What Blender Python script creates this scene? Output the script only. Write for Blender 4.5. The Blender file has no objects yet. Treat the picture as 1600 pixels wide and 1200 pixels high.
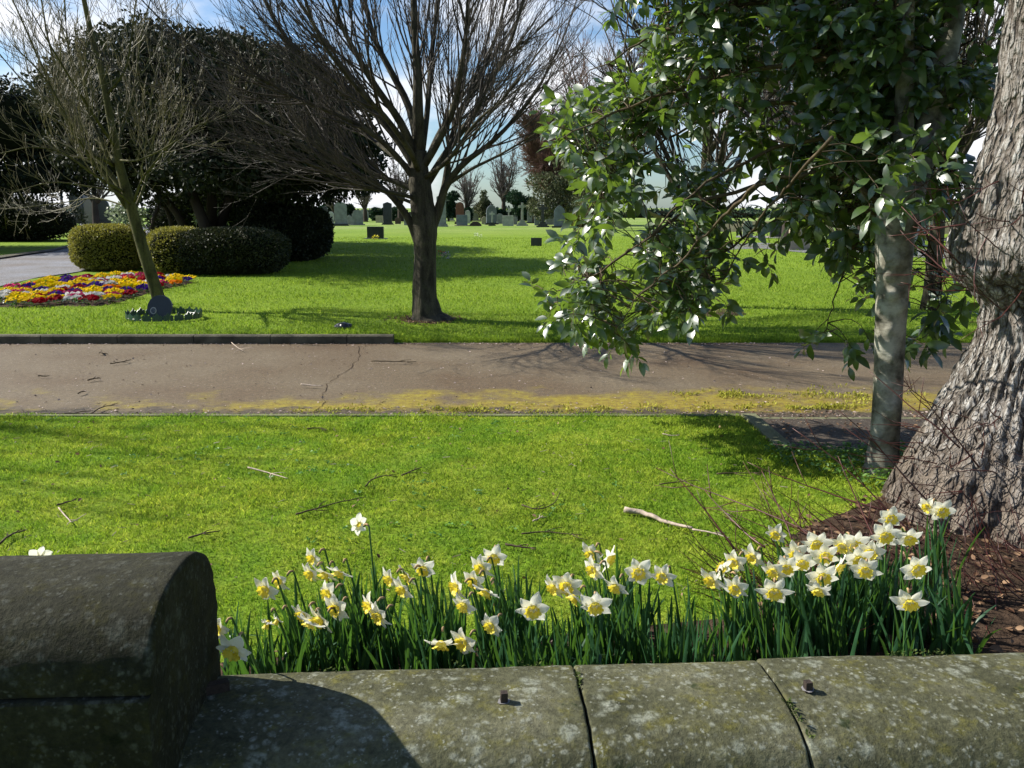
import bpy, math, random
import numpy as np
from mathutils import Vector, Matrix
random.seed(7); RNG = np.random.default_rng(7)
sc = bpy.context.scene; col = sc.collection
PI = math.pi
# ---------------------------------------------------------------- camera
FPX = 1386.0; EYE = 1.6; PITCH = math.atan(276/FPX)
cd = bpy.data.cameras.new('camera'); cam = bpy.data.objects.new('camera', cd); col.objects.link(cam)
cam.location = (0, 0, EYE); cam.rotation_euler = (PI/2-PITCH, 0, 0)
cd.sensor_width = 36; cd.lens = FPX/1600*36; cd.clip_start = .05; cd.clip_end = 3000
sc.camera = cam
# ---------------------------------------------------------------- sky and sun
SUN_EL = math.radians(37); SUN_A = math.radians(17)      # sun from the left, a little beyond
sdir = Vector((-math.cos(SUN_EL)*math.cos(SUN_A), math.cos(SUN_EL)*math.sin(SUN_A), math.sin(SUN_EL)))
sl = bpy.data.lights.new('sun', 'SUN'); sl.energy = 5.0; sl.angle = math.radians(.5); sl.color = (1, .95, .86)
so = bpy.data.objects.new('sun', sl); col.objects.link(so)
so.rotation_euler = sdir.to_track_quat('Z', 'Y').to_euler()
w = bpy.data.worlds.new('World'); sc.world = w; w.use_nodes = True
def build_world():
    nt = w.node_tree; n = nt.nodes; l = nt.links; n.clear()
    out = n.new('ShaderNodeOutputWorld'); bg = n.new('ShaderNodeBackground'); bg.inputs[1].default_value = .05
    sky = n.new('ShaderNodeTexSky'); sky.sky_type = 'NISHITA'; sky.sun_disc = False
    sky.sun_elevation = SUN_EL; sky.sun_rotation = math.atan2(sdir.x, sdir.y)
    sky.air_density = 1.0; sky.dust_density = .6; sky.ozone_density = 2.0
    tc = n.new('ShaderNodeTexCoord'); mp = n.new('ShaderNodeMapping'); mp.inputs['Scale'].default_value = (1, 1, 2.0)
    mp.inputs['Location'].default_value = (3.1, .4, .2)
    l.new(tc.outputs['Generated'], mp.inputs[0])
    nz = n.new('ShaderNodeTexNoise'); nz.inputs['Scale'].default_value = 3.2; nz.inputs['Detail'].default_value = 9; nz.inputs['Roughness'].default_value = .55
    l.new(mp.outputs[0], nz.inputs['Vector'])
    sp = n.new('ShaderNodeSeparateXYZ'); l.new(tc.outputs['Generated'], sp.inputs[0])
    # more cloud low down
    lo = n.new('ShaderNodeMapRange'); lo.inputs[1].default_value = .02; lo.inputs[2].default_value = .30; lo.inputs[3].default_value = .13; lo.inputs[4].default_value = -.03
    l.new(sp.outputs[2], lo.inputs[0])
    ad = n.new('ShaderNodeMath'); ad.operation = 'ADD'; l.new(nz.outputs[0], ad.inputs[0]); l.new(lo.outputs[0], ad.inputs[1])
    vl = n.new('ShaderNodeVectorMath'); vl.operation = 'NORMALIZE'; l.new(tc.outputs['Generated'], vl.inputs[0])
    for D, amt, lo_ in (((.04, .97, .20), .13, .982), ((-.50, .84, .20), .08, .98), ((-.24, .87, .43), .07, .985), ((.05, .90, .42), -.10, .965), ((-.40, .85, .42), -.06, .97), ((.35, .9, .25), .04, .95)):
        dp = n.new('ShaderNodeVectorMath'); dp.operation = 'DOT_PRODUCT'; l.new(vl.outputs[0], dp.inputs[0]); q = Vector(D).normalized(); dp.inputs[1].default_value = q
        m2 = n.new('ShaderNodeMapRange'); m2.interpolation_type = 'SMOOTHSTEP'; m2.inputs[1].default_value = lo_; m2.inputs[2].default_value = 1.0; m2.inputs[4].default_value = amt; l.new(dp.outputs['Value'], m2.inputs[0])
        a2 = n.new('ShaderNodeMath'); a2.operation = 'ADD'; l.new(ad.outputs[0], a2.inputs[0]); l.new(m2.outputs[0], a2.inputs[1]); ad = a2
    mr = n.new('ShaderNodeMapRange'); mr.inputs[1].default_value = .515; mr.inputs[2].default_value = .66; mr.interpolation_type = 'SMOOTHSTEP'
    l.new(ad.outputs[0], mr.inputs[0])
    tint = n.new('ShaderNodeMixRGB'); tint.blend_type = 'MULTIPLY'; tint.inputs[0].default_value = 1; tint.inputs[2].default_value = (1.0, 1.25, 1.5, 1)
    l.new(sky.outputs[0], tint.inputs[1])
    mx = n.new('ShaderNodeMixRGB'); mx.inputs[2].default_value = (12.0, 12.2, 12.8, 1)
    l.new(mr.outputs[0], mx.inputs[0]); l.new(tint.outputs[0], mx.inputs[1])
    l.new(mx.outputs[0], bg.inputs[0]); l.new(bg.outputs[0], out.inputs[0])
build_world()
sc.view_settings.view_transform = 'Standard'; sc.view_settings.look = 'None'
sc.view_settings.exposure = .9; sc.view_settings.gamma = 1; sc.view_settings.use_curve_mapping = False
sc.render.engine = 'CYCLES'; sc.cycles.max_bounces = 6; sc.cycles.diffuse_bounces = 3; sc.cycles.glossy_bounces = 2
sc.cycles.transparent_max_bounces = 4; sc.cycles.transmission_bounces = 3; sc.cycles.use_denoising = True

# ---------------------------------------------------------------- geometry helpers
def ray(px, py):
    a = (px-800)/FPX; b = (600-py)/FPX
    return np.array([a, math.cos(PITCH)+b*math.sin(PITCH), -math.sin(PITCH)+b*math.cos(PITCH)])
def G(px, py, z=0.):                     # photo pixel -> point at height z
    r = ray(px, py); return np.array([0, 0, EYE])+r*((z-EYE)/r[2])
def at(px, py, Y):                       # photo pixel -> point at distance Y
    r = ray(px, py); return np.array([0, 0, EYE])+r*(Y/r[1])
TH = math.radians(3.3); CT, ST = math.cos(TH), math.sin(TH)
def wall_pt(v):                          # wall frame -> world
    v = np.asarray(v, float); return np.stack([CT*v[..., 0]-ST*v[..., 1], ST*v[..., 0]+CT*v[..., 1], v[..., 2]], -1)

def _h(i, j, k, s):
    n = (i*374761393+j*668265263+k*1274126177+s*974711) & 0xffffffff
    n = ((n ^ (n >> 13))*1274126177) & 0xffffffff
    return ((n ^ (n >> 16)) & 0xffff)/65535.
def vn(p, s=0):                          # value noise 0..1
    p = np.asarray(p, float); f = np.floor(p).astype(np.int64); t = p-f; t = t*t*(3-2*t); r = 0
    for a in (0, 1):
        for b in (0, 1):
            for c in (0, 1):
                wgt = (t[..., 0] if a else 1-t[..., 0])*(t[..., 1] if b else 1-t[..., 1])*(t[..., 2] if c else 1-t[..., 2])
                r = r+wgt*_h(f[..., 0]+a, f[..., 1]+b, f[..., 2]+c, s)
    return r
def fbm(p, o=4, s=0):
    p = np.asarray(p, float); r = 0; a = .5
    for k in range(o): r = r+a*vn(p*2**k, s+k); a *= .5
    return r

class MB:
    def __init__(s): s.v = []; s.f = {}; s.n = 0
    def add(s, v, *faces):
        v = np.asarray(v, float).reshape(-1, 3)
        for f in faces:
            f = np.asarray(f, int)
            if f.size: s.f.setdefault(f.shape[-1], []).append(f.reshape(-1, f.shape[-1])+s.n)
        s.v.append(v); s.n += len(v); return s
    def box(s, c, d, rz=0, taper=1.):
        x, y, z = np.array(d)/2.
        v = np.array([[-x, -y, -z], [x, -y, -z], [x, y, -z], [-x, y, -z], [-x*taper, -y*taper, z], [x*taper, -y*taper, z], [x*taper, y*taper, z], [-x*taper, y*taper, z]])
        cr, sr = math.cos(rz), math.sin(rz)
        v = np.stack([v[:, 0]*cr-v[:, 1]*sr, v[:, 0]*sr+v[:, 1]*cr, v[:, 2]], 1)+np.array(c)
        return s.add(v, [[3, 2, 1, 0], [4, 5, 6, 7], [0, 1, 5, 4], [1, 2, 6, 5], [2, 3, 7, 6], [3, 0, 4, 7]])
    def tube(s, P, R, sides=6, cap=True):
        P = np.asarray(P, float); n = len(P); R = np.broadcast_to(np.asarray(R, float), (n,))
        T = np.gradient(P, axis=0); T /= np.linalg.norm(T, axis=1, keepdims=True)+1e-9
        up = np.array([0, 0, 1.]) if abs(T[0, 2]) < .9 else np.array([1., 0, 0])
        U = np.cross(T, up); bad = np.linalg.norm(U, axis=1) < 1e-3; U[bad] = (1, 0, 0); U /= np.linalg.norm(U, axis=1, keepdims=True)
        W = np.cross(T, U)
        a = np.arange(sides)*2*PI/sides
        v = P[:, None]+R[:, None, None]*(np.cos(a)[None, :, None]*U[:, None]+np.sin(a)[None, :, None]*W[:, None])
        i = np.arange(n-1)[:, None]*sides; j = np.arange(sides)[None]; k = (j+1) % sides
        q = np.stack([i+j, i+k, i+sides+k, i+sides+j], -1).reshape(-1, 4)
        s.add(v.reshape(-1, 3), q)
        if cap and sides > 3: s.f.setdefault(sides, []).append(np.array([np.arange(sides)[::-1], (n-1)*sides+np.arange(sides)])+s.n-n*sides)
        return s
    def grid(s, V, closed=False):           # V (a,b,3)
        a, b, _ = V.shape; i = np.arange(a-1)[:, None]*b; bb = b if closed else b-1
        j = np.arange(bb)[None]; k = (j+1) % b
        return s.add(V.reshape(-1, 3), np.stack([i+j, i+k, i+b+k, i+b+j], -1).reshape(-1, 4))
    def prism(s, prof, y0, y1, c=(0, 0, 0), rz=0):   # outline in xz, extruded along y
        prof = np.asarray(prof, float); n = len(prof)
        v = np.concatenate([np.stack([prof[:, 0], np.full(n, y), prof[:, 1]], 1) for y in (y0, y1)])
        cr, sr = math.cos(rz), math.sin(rz)
        v = np.stack([v[:, 0]*cr-v[:, 1]*sr, v[:, 0]*sr+v[:, 1]*cr, v[:, 2]], 1)+np.array(c)
        i = np.arange(n); k = (i+1) % n
        return s.add(v, [i], [i[::-1]+n], np.stack([k, i, i+n, k+n], 1))
    def inst(s, tv, tf, M, t):              # template verts, list of faces arrays, M (n,3,3), t (n,3)
        tv = np.asarray(tv, float); n = len(t); k = len(tv)
        v = np.einsum('nij,kj->nki', M, tv)+t[:, None]
        fs = [(np.asarray(f)[None]+np.arange(n)[:, None, None]*k).reshape(-1, np.asarray(f).shape[-1]) for f in tf]
        return s.add(v.reshape(-1, 3), *fs)
    def build(s, name, mat, parent=None, smooth=True, loc=(0, 0, 0)):
        v = np.concatenate(s.v) if s.v else np.zeros((0, 3)); v = v-np.array(loc)
        if parent is not None: v = v-np.array(parent.location)
        me = bpy.data.meshes.new(name); me.vertices.add(len(v)); me.vertices.foreach_set('co', v.ravel())
        ls, li, st = [], [], 0
        starts = []; tot = []
        for k, fl in s.f.items():
            F = np.concatenate(fl); ls.append(F.ravel()); starts.append(st+np.arange(len(F))*k); st += F.size; tot.append(np.full(len(F), k))
        if ls:
            L = np.concatenate(ls); S = np.concatenate(starts); Tt = np.concatenate(tot)
            me.loops.add(len(L)); me.loops.foreach_set('vertex_index', L.astype(np.int32))
            me.polygons.add(len(S)); me.polygons.foreach_set('loop_start', S.astype(np.int32)); me.polygons.foreach_set('loop_total', Tt.astype(np.int32))
            me.polygons.foreach_set('use_smooth', np.full(len(S), bool(smooth)))
        me.update(calc_edges=True); me.validate()
        me.materials.append(mat)
        o = bpy.data.objects.new(name, me); o.location = loc; col.objects.link(o)
        if parent is not None: o.parent = parent
        return o
def tag(o, label=None, cat=None, group=None, kind=None):
    if label: o['label'] = label
    if cat: o['category'] = cat
    if group: o['group'] = group
    if kind: o['kind'] = kind
    return o
def thing(name, label, cat, loc=(0, 0, 0), group=None):
    o = bpy.data.objects.new(name, None); o.location = tuple(float(a) for a in loc); o.empty_display_size = .1; col.objects.link(o)
    return tag(o, label, cat, group)
def struct(o, label=None): return tag(o, label, None, None, 'structure')
def rotm(dirs, roll=None, rng=RNG):       # columns: x=side, y=dir, z=normal ; arrays
    d = np.asarray(dirs, float); d = d/np.linalg.norm(d, axis=1, keepdims=True)
    up = np.tile([0, 0, 1.], (len(d), 1)); up[np.abs(d[:, 2]) > .95] = (1, 0, 0)
    x = np.cross(d, up); x /= np.linalg.norm(x, axis=1, keepdims=True); z = np.cross(x, d)
    if roll is not None:
        c, s_ = np.cos(roll)[:, None], np.sin(roll)[:, None]; x, z = x*c+z*s_, z*c-x*s_
    return np.stack([x, d, z], -1)
def rdir(n, zb=0.):
    v = RNG.normal(size=(n, 3)); v[:, 2] += zb; return v/np.linalg.norm(v, axis=1, keepdims=True)
def inpoly(px, py, poly):
    px = np.asarray(px, float); py = np.asarray(py, float); r = np.zeros(px.shape, bool); n = len(poly)
    for i in range(n):
        x1, y1 = poly[i]; x2, y2 = poly[(i+1) % n]
        c = (y1 > py) != (y2 > py); r ^= c & (px < (x2-x1)*(py-y1)/((y2-y1) or 1e-9)+x1)
    return r

# ---------------------------------------------------------------- materials
class NT:
    def __init__(s, name):
        s.m = bpy.data.materials.new(name); s.m.use_nodes = True; s.t = s.m.node_tree; s.t.nodes.clear()
        s.out = s.n('ShaderNodeOutputMaterial')
        s.bs = s.n('ShaderNodeBsdfPrincipled'); s.l(s.bs.outputs[0], s.out.inputs[0])
        s.geo = s.n('ShaderNodeNewGeometry')
    def n(s, t, **k):
        x = s.t.nodes.new(t)
        for a, b in k.items(): setattr(x, a, b)
        return x
    def l(s, a, b): s.t.links.new(a, b)
    def pos(s, sc_=(1, 1, 1), obj=False):
        mp = s.n('ShaderNodeMapping'); mp.inputs['Scale'].default_value = sc_
        if obj: s.l(s.n('ShaderNodeTexCoord').outputs['Object'], mp.inputs[0])
        else: s.l(s.geo.outputs['Position'], mp.inputs[0])
        return mp.outputs[0]
    def noise(s, scale, detail=4, rough=.55, vec=None, dist=0):
        x = s.n('ShaderNodeTexNoise'); x.inputs['Scale'].default_value = scale; x.inputs['Detail'].default_value = detail
        x.inputs['Roughness'].default_value = rough; x.inputs['Distortion'].default_value = dist
        s.l(vec if vec is not None else s.pos(), x.inputs['Vector']); return x.outputs[0]
    def voro(s, scale, vec=None, feat='F1', rand=1):
        x = s.n('ShaderNodeTexVoronoi', feature=feat); x.inputs['Scale'].default_value = scale; x.inputs['Randomness'].default_value = rand
        s.l(vec if vec is not None else s.pos(), x.inputs['Vector']); return x
    def rng(s, v, a, b, c=0, d=1):
        x = s.n('ShaderNodeMapRange'); x.interpolation_type = 'SMOOTHSTEP'
        for i, q in enumerate((a, b, c, d)): x.inputs[i+1].default_value = q
        s.l(v, x.inputs[0]); return x.outputs[0]
    def ramp(s, v, stops):
        x = s.n('ShaderNodeValToRGB'); cr = x.color_ramp
        while len(cr.elements) < len(stops): cr.elements.new(.5)
        for e, (p, c) in zip(cr.elements, stops): e.position = p; e.color = (*c, 1)
        s.l(v, x.inputs[0]); return x.outputs[0]
    def mix(s, f, a, b, mode='MIX'):
        x = s.n('ShaderNodeMixRGB', blend_type=mode)
        for i, q in ((0, f), (1, a), (2, b)):
            if isinstance(q, (int, float)): x.inputs[i].default_value = q if i == 0 else (q, q, q, 1)
            elif isinstance(q, tuple): x.inputs[i].default_value = (*q, 1)
            else: s.l(q, x.inputs[i])
        return x.outputs[0]
    def math(s, op, a, b=0):
        x = s.n('ShaderNodeMath', operation=op)
        for i, q in ((0, a), (1, b)):
            if isinstance(q, (int, float)): x.inputs[i].default_value = q
            else: s.l(q, x.inputs[i])
        return x.outputs[0]
    def bump(s, h, dist=.01, strength=1.):
        b = s.n('ShaderNodeBump'); b.inputs['Distance'].default_value = dist; b.inputs['Strength'].default_value = strength
        s.l(h, b.inputs['Height']); s.l(b.outputs[0], s.bs.inputs['Normal']); return b
    def done(s, colr, rough=.8, spec=.3):
        if isinstance(colr, tuple): s.bs.inputs['Base Color'].default_value = (*colr, 1)
        else: s.l(colr, s.bs.inputs['Base Color'])
        if isinstance(rough, (int, float)): s.bs.inputs['Roughness'].default_value = rough
        else: s.l(rough, s.bs.inputs['Roughness'])
        s.bs.inputs['Specular IOR Level'].default_value = spec
        return s.m
    def translucent(s, colr, f):
        tr = s.n('ShaderNodeBsdfTranslucent'); mx = s.n('ShaderNodeMixShader'); mx.inputs[0].default_value = f
        if isinstance(colr, tuple): tr.inputs[0].default_value = (*colr, 1)
        else: s.l(colr, tr.inputs[0])
        s.l(s.bs.outputs[0], mx.inputs[1]); s.l(tr.outputs[0], mx.inputs[2]); s.l(mx.outputs[0], s.out.inputs[0])
        return s.m
def simple(name, c, rough=.8, var=.25, scale=8, spec=.3, bump=0, bscale=None):
    t = NT(name); z = t.noise(scale, 5)
    cc = t.ramp(z, [(.3, tuple(x*(1-var) for x in c)), (.7, tuple(min(1, x*(1+var)) for x in c))])
    if bump: t.bump(t.noise(bscale or scale*4, 6, .65), bump)
    return t.done(cc, rough, spec)
def leafmat(name, c1, c2, rough=.5, spec=.4, tr=.3, trc=None, scale=9):
    t = NT(name); r = t.geo.outputs['Random Per Island']
    cc = t.ramp(r, [(0, c1), (1, c2)])
    cc = t.mix(t.rng(t.noise(scale, 3), .35, .7), cc, t.mix(1., cc, .72, 'MULTIPLY'))
    t.done(cc, rough, spec)
    if tr: t.translucent(trc or tuple(min(1, (a+b)*.8) for a, b in zip(c1, c2)), tr)
    return t.m
def turf_colour(t):
    big = t.noise(1.4, 5, .7); mid = t.noise(7, 6, .72); fine = t.noise(38, 4, .65)
    c = t.ramp(mid, [(.3, (.20, .29, .022)), (.5, (.31, .41, .036)), (.68, (.44, .50, .065))])
    c2 = t.ramp(mid, [(.3, (.13, .26, .020)), (.6, (.22, .35, .026)), (.8, (.31, .42, .038))])
    # yellow moss in the near lawn, fresher green beyond the path
    sp = t.n('ShaderNodeSeparateXYZ'); t.l(t.geo.outputs['Position'], sp.inputs[0])
    far = t.rng(sp.outputs[1], 7, 11)
    c = t.mix(t.rng(big, .38, .62), c2, c)
    farc = t.ramp(mid, [(.25, (.17, .28, .022)), (.5, (.22, .33, .026)), (.8, (.28, .38, .035))])
    vfar = t.rng(sp.outputs[1], 40, 75)
    farc = t.mix(vfar, farc, t.mix(t.rng(t.noise(.12, 3), .4, .6), (.22, .33, .06), (.30, .38, .11)))
    c = t.mix(far, c, farc)
    c = t.mix(t.rng(t.noise(.35, 5, .7), .40, .62, 0, .5), c, t.mix(1., c, (.72, .80, .8), 'MULTIPLY'))
    c = t.mix(t.rng(t.noise(2.6, 6, .75, t.pos((1, 1.6, 1))), .56, .70, 0, .5), c, t.mix(1., c, (1.05, .82, .9), 'MULTIPLY'))
    return t.mix(.55, c, t.mix(t.rng(fine, .25, .75), .35, 1.6), 'MULTIPLY')
t = NT('turf'); turf_c = turf_colour(t); t.bump(t.noise(60, 6, .7), .03, .9); M_turf = t.done(t.mix(1., turf_c, .8, 'MULTIPLY'), .9, .1)
t = NT('grass_blades'); gc = turf_colour(t)
r = t.geo.outputs['Random Per Island']
gc = t.mix(1., gc, t.ramp(r, [(0, (.55, .65, .5)), (.5, (1., 1., 1.)), (.93, (1.35, 1.25, 1.1)), (1, (2.0, 1.5, 2.5))]), 'MULTIPLY')
t.done(gc, .6, .3); t.translucent(gc, .45); M_grass = t.m

def asphalt(name, base, moss):
    t = NT(name); sp = t.n('ShaderNodeSeparateXYZ'); t.l(t.geo.outputs['Position'], sp.inputs[0])
    big = t.noise(.7, 5, .6); fine = t.noise(110, 3, .7); gr = t.voro(170).outputs['Distance']
    c = t.ramp(big, [(.32, (base[0]*.80, base[1]*.70, base[2]*.60)), (.5, base), (.68, (base[0]*1.2, base[1]*1.28, base[2]*1.4))])
    c = t.mix(.75, c, t.mix(t.rng(fine, .3, .75), .45, 1.7), 'MULTIPLY')
    c = t.mix(.65, c, t.mix(t.rng(t.noise(24, 5, .8), .3, .7), .5, 1.6), 'MULTIPLY')
    vs = t.voro(42); c = t.mix(t.math('MULTIPLY', t.rng(vs.outputs['Distance'], .30, .12), t.rng(t.noise(23, 2), .5, .6)), c, t.mix(t.rng(t.noise(11, 2), .4, .6), (.03, .022, .015), (.38, .33, .27)))
    if moss:
        ns = t.noise(1.6, 6, .68); yy = sp.outputs[1]
        band = t.math('MULTIPLY', t.rng(yy, 8.5, 7.0), t.rng(sp.outputs[0], -3.2, .6, .55, 1))
        m = t.rng(t.math('ADD', ns, t.math('MULTIPLY', band, .46)), .70, .92); m = t.math('MULTIPLY', m, t.rng(t.noise(55, 4, .8), .30, .55, .25, 1))
        mc = t.ramp(t.noise(14, 5, .7), [(.3, (.13, .085, .012)), (.5, (.25, .19, .012)), (.72, (.34, .31, .025))])
        c = t.mix(m, c, mc)
        dirt = t.rng(t.math('ADD', t.noise(3, 5, .7), t.rng(yy, 7.3, 6.75, 0, .35)), .62, .8)
        c = t.mix(dirt, c, t.mix(t.rng(t.noise(30, 3), .3, .7), (.035, .026, .016), (.10, .075, .045)))
    t.bump(t.math('ADD', gr, t.math('MULTIPLY', fine, .6)), .004, .9)
    return t.done(c, .75, .35)
M_path = asphalt('asphalt_path', (.118, .086, .048), True)
M_road = asphalt('asphalt_road', (.16, .155, .16), False)
M_side = asphalt('asphalt_side', (.050, .037, .025), False)

def stone_lichen(name, dark=1.):
    t = NT(name); big = t.noise(3.2, 6, .62); n2 = t.noise(16, 7, .7); n3 = t.noise(70, 5, .7)
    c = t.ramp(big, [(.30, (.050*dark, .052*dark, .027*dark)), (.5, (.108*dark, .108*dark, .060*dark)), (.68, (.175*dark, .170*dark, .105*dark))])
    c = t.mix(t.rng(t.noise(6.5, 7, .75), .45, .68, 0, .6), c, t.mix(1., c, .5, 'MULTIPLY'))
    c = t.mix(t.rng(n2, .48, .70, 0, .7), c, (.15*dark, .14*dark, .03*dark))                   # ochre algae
    dst = t.mix(.10, t.pos(), t.n('ShaderNodeTexNoise').outputs[1], 'ADD')
    for sc_, lo, hi, cc, thr in ((15, .0, .34, (.27, .285, .22), .49), (34, 0, .32, (.26, .27, .21), .46), (80, 0, .36, (.32, .33, .27), .52)):
        v = t.voro(sc_, t.mix(.035, t.pos(), t.noise_col(20), 'ADD'))
        blot = t.math('MULTIPLY', t.rng(v.outputs['Distance'], hi+.12, lo+.18), t.rng(t.noise(sc_*.35, 3, .6), thr, thr+.08))
        blot = t.math('MULTIPLY', blot, t.rng(n3, .32, .6, .25, .85))
        c = t.mix(blot, c, tuple(x*dark for x in cc))
    c = t.mix(t.rng(t.noise(9, 4, .6), .64, .72, 0, .8), c, (.022*dark, .035*dark, .010*dark))    # moss spots
    c = t.mix(.6, c, t.mix(t.rng(n3, .3, .7), .5, 1.45), 'MULTIPLY')
    h = t.math('ADD', t.math('MULTIPLY', n2, .6), n3); t.bump(h, .006, .9)
    return t.done(c, .9, .15)
def _nc(s, scale):
    x = s.n('ShaderNodeTexNoise'); x.inputs['Scale'].default_value = scale; x.inputs['Detail'].default_value = 3; s.l(s.pos(), x.inputs['Vector']); return x.outputs[1]
NT.noise_col = _nc
M_cope = stone_lichen('sandstone_lichen', .78)
M_pier = stone_lichen('sandstone_shade_dark', .22)  # coping stone again, with the pier's shadow side darkness put into the colour
def grave(name, c, var=.25): return simple(name, c, .75, var, 3.0, .25, .01, 25)
M_gr = {'grey': grave('headstone_grey', (.20, .21, .20)), 'pale': grave('headstone_pale', (.36, .36, .33)), 'dark': simple('granite_black', (.022, .026, .032), .3, .3, 6, .4),
        'red': grave('headstone_red', (.14, .06, .042)), 'brown': grave('headstone_brown', (.075, .055, .045)), 'blue': grave('headstone_bluegrey', (.14, .165, .19)), 'sand': grave('headstone_sand', (.33, .28, .20))}
M_kerb = simple('kerb_concrete', (.085, .078, .052), .85, .5, 5, .2, .01, 40)
M_edge = simple('edging_concrete', (.15, .155, .085), .85, .35, 7, .2, .01, 50)
M_iron = simple('rusted_iron', (.035, .024, .018), .7, .5, 60, .3, .003, 200)
M_lead = simple('lead_plug', (.20, .19, .19), .6, .3, 40, .3)
M_soil = simple('soil', (.055, .036, .024), .95, .6, 14, .1, .05, 18)
M_litter = leafmat('leaf_litter', (.09, .045, .025), (.30, .19, .11), .7, .2, .1)
M_twig = simple('twig_bark', (.075, .055, .032), .8, .5, 20, .2)
M_stick = simple('dead_wood', (.42, .34, .27), .8, .35, 30, .2, .004, 60)
M_shoot = simple('red_shoot', (.075, .022, .016), .45, .4, 12, .5)

def bark(name, c1, c2, moss, sx=1., furrow=True, bd=.02, mossamt=.5, fs=9):
    t = NT(name); p = t.pos((fs, fs, fs*.22)); n1 = t.noise(1., 7, .65, p, .4); n2 = t.noise(14, 6, .7)
    c = t.ramp(n1, [(.35, c1), (.6, c2)]) if furrow else t.ramp(t.noise(5, 5), [(.35, c1), (.65, c2)])
    c = t.mix(t.rng(n2, .5, .7, 0, mossamt), c, moss)
    c = t.mix(.6, c, t.mix(t.rng(t.noise(60, 4, .7), .3, .7), .55, 1.4), 'MULTIPLY')
    t.bump(t.math('ADD', n1, t.math('MULTIPLY', n2, .3)), bd, 1.)
    return t.done(c, .85, .2)
M_barkB = bark('bark_centre', (.018, .015, .010), (.075, .066, .042), (.055, .062, .020), bd=.03)
M_barkA = bark('bark_young', (.035, .033, .012), (.10, .095, .032), (.11, .11, .02), bd=.015)
M_twA = simple('twig_young', (.13, .112, .058), .6, .45, 6, .35)
M_twB = simple('twig_centre', (.052, .042, .032), .65, .4, 5, .3)
M_barkP = None
def _nc2(s, scale):
    x = s.n('ShaderNodeTexNoise'); x.inputs['Scale'].default_value = scale; x.inputs['Detail'].default_value = 4; s.l(s.pos(), x.inputs['Vector'])
    return s.mix(1., x.outputs[1], 6., 'MULTIPLY')
NT.noise_col2 = _nc2
t = NT('bark_smooth_pale'); n1 = t.noise(7, 6, .6); n2 = t.noise(1., 5, .6, t.pos((14, 14, 70)))
c = t.ramp(n1, [(.38, (.055, .05, .035)), (.5, (.19, .18, .14)), (.62, (.33, .32, .265))]); c = t.mix(t.rng(n2, .55, .75, 0, .45), c, (.10, .105, .06))
t.bump(t.math('ADD', n2, n1), .006, .8); M_barkP = t.done(c, .7, .25)
t = NT('bark_big'); p = t.pos((16, 16, 5)); n1 = t.noise(1., 8, .7, p, .6); n2 = t.noise(9, 6, .65)
sepz = t.n('ShaderNodeSeparateXYZ'); t.l(t.geo.outputs['Position'], sepz.inputs[0])
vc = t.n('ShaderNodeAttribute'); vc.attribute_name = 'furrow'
c = t.ramp(n1, [(.3, (.23, .212, .19)), (.5, (.37, .355, .33)), (.7, (.50, .485, .455))])
wv_ = t.mix(.16, t.pos((17, 17, 2.6)), t.noise_col2(5), 'ADD'); vo = t.voro(1., wv_, 'DISTANCE_TO_EDGE'); ck = t.math('MAXIMUM', t.rng(vo.outputs['Distance'], .0, .20), t.rng(t.noise(3.2, 4, .7), .50, .66))
wv2 = t.mix(.2, t.pos((46, 46, 11)), t.noise_col2(9), 'ADD'); vo2 = t.voro(1., wv2, 'DISTANCE_TO_EDGE'); ck2 = t.rng(vo2.outputs['Distance'], .0, .2)
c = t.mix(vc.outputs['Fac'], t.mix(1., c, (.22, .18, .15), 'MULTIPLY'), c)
c = t.mix(ck, t.mix(1., c, (.42, .38, .35), 'MULTIPLY'), c); c = t.mix(ck2, t.mix(1., c, (.6, .56, .52), 'MULTIPLY'), c)
c = t.mix(t.rng(n2, .5, .68, 0, .6), c, (.25, .215, .18))
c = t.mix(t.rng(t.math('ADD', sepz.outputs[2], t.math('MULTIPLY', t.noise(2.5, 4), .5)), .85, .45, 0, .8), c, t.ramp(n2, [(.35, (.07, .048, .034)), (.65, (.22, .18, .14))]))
t.bump(t.math('ADD', t.math('ADD', n1, t.math('MULTIPLY', ck, 1.3)), t.math('ADD', t.math('MULTIPLY', ck2, .35), t.math('MULTIPLY', t.noise(90, 4), .3))), .028, 1.); M_barkBig = t.done(c, .85, .15)

M_holly = leafmat('holly_leaf', (.012, .038, .010), (.055, .105, .020), .42, 1.0, .26, (.26, .42, .04), 20)
M_holly.node_tree.nodes['Principled BSDF'].inputs['Coat Weight'].default_value = .8; M_holly.node_tree.nodes['Principled BSDF'].inputs['Coat Roughness'].default_value = .22
M_ever = leafmat('evergreen_leaf', (.007, .014, .006), (.034, .040, .015), .6, .2, .08, None, 3)
M_hedge = leafmat('golden_hedge_leaf', (.15, .15, .022), (.33, .30, .055), .55, .3, .2, None, 4)
M_hedged = leafmat('dark_hedge_leaf', (.020, .030, .008), (.05, .055, .016), .55, .3, .1, None, 4)
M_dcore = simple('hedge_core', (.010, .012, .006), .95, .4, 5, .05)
M_daleaf = leafmat('daffodil_leaf', (.013, .052, .024), (.042, .115, .045), .38, .45, .25, (.12, .28, .03), 14)
t = NT('daffodil_petal'); t.done(t.mix(t.rng(t.noise(60, 3), .3, .7), (.84, .82, .64), (.92, .91, .80)), .5, .3); t.translucent((.95, .95, .82), .4); M_petal = t.m
t = NT('daffodil_cup'); t.done(t.mix(t.rng(t.noise(90, 3), .3, .7), (.84, .66, .04), (.90, .80, .18)), .5, .3); t.translucent((.95, .78, .05), .35); M_cup = t.m
M_spathe = simple('spathe', (.33, .22, .11), .7, .4, 50, .2)
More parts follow.
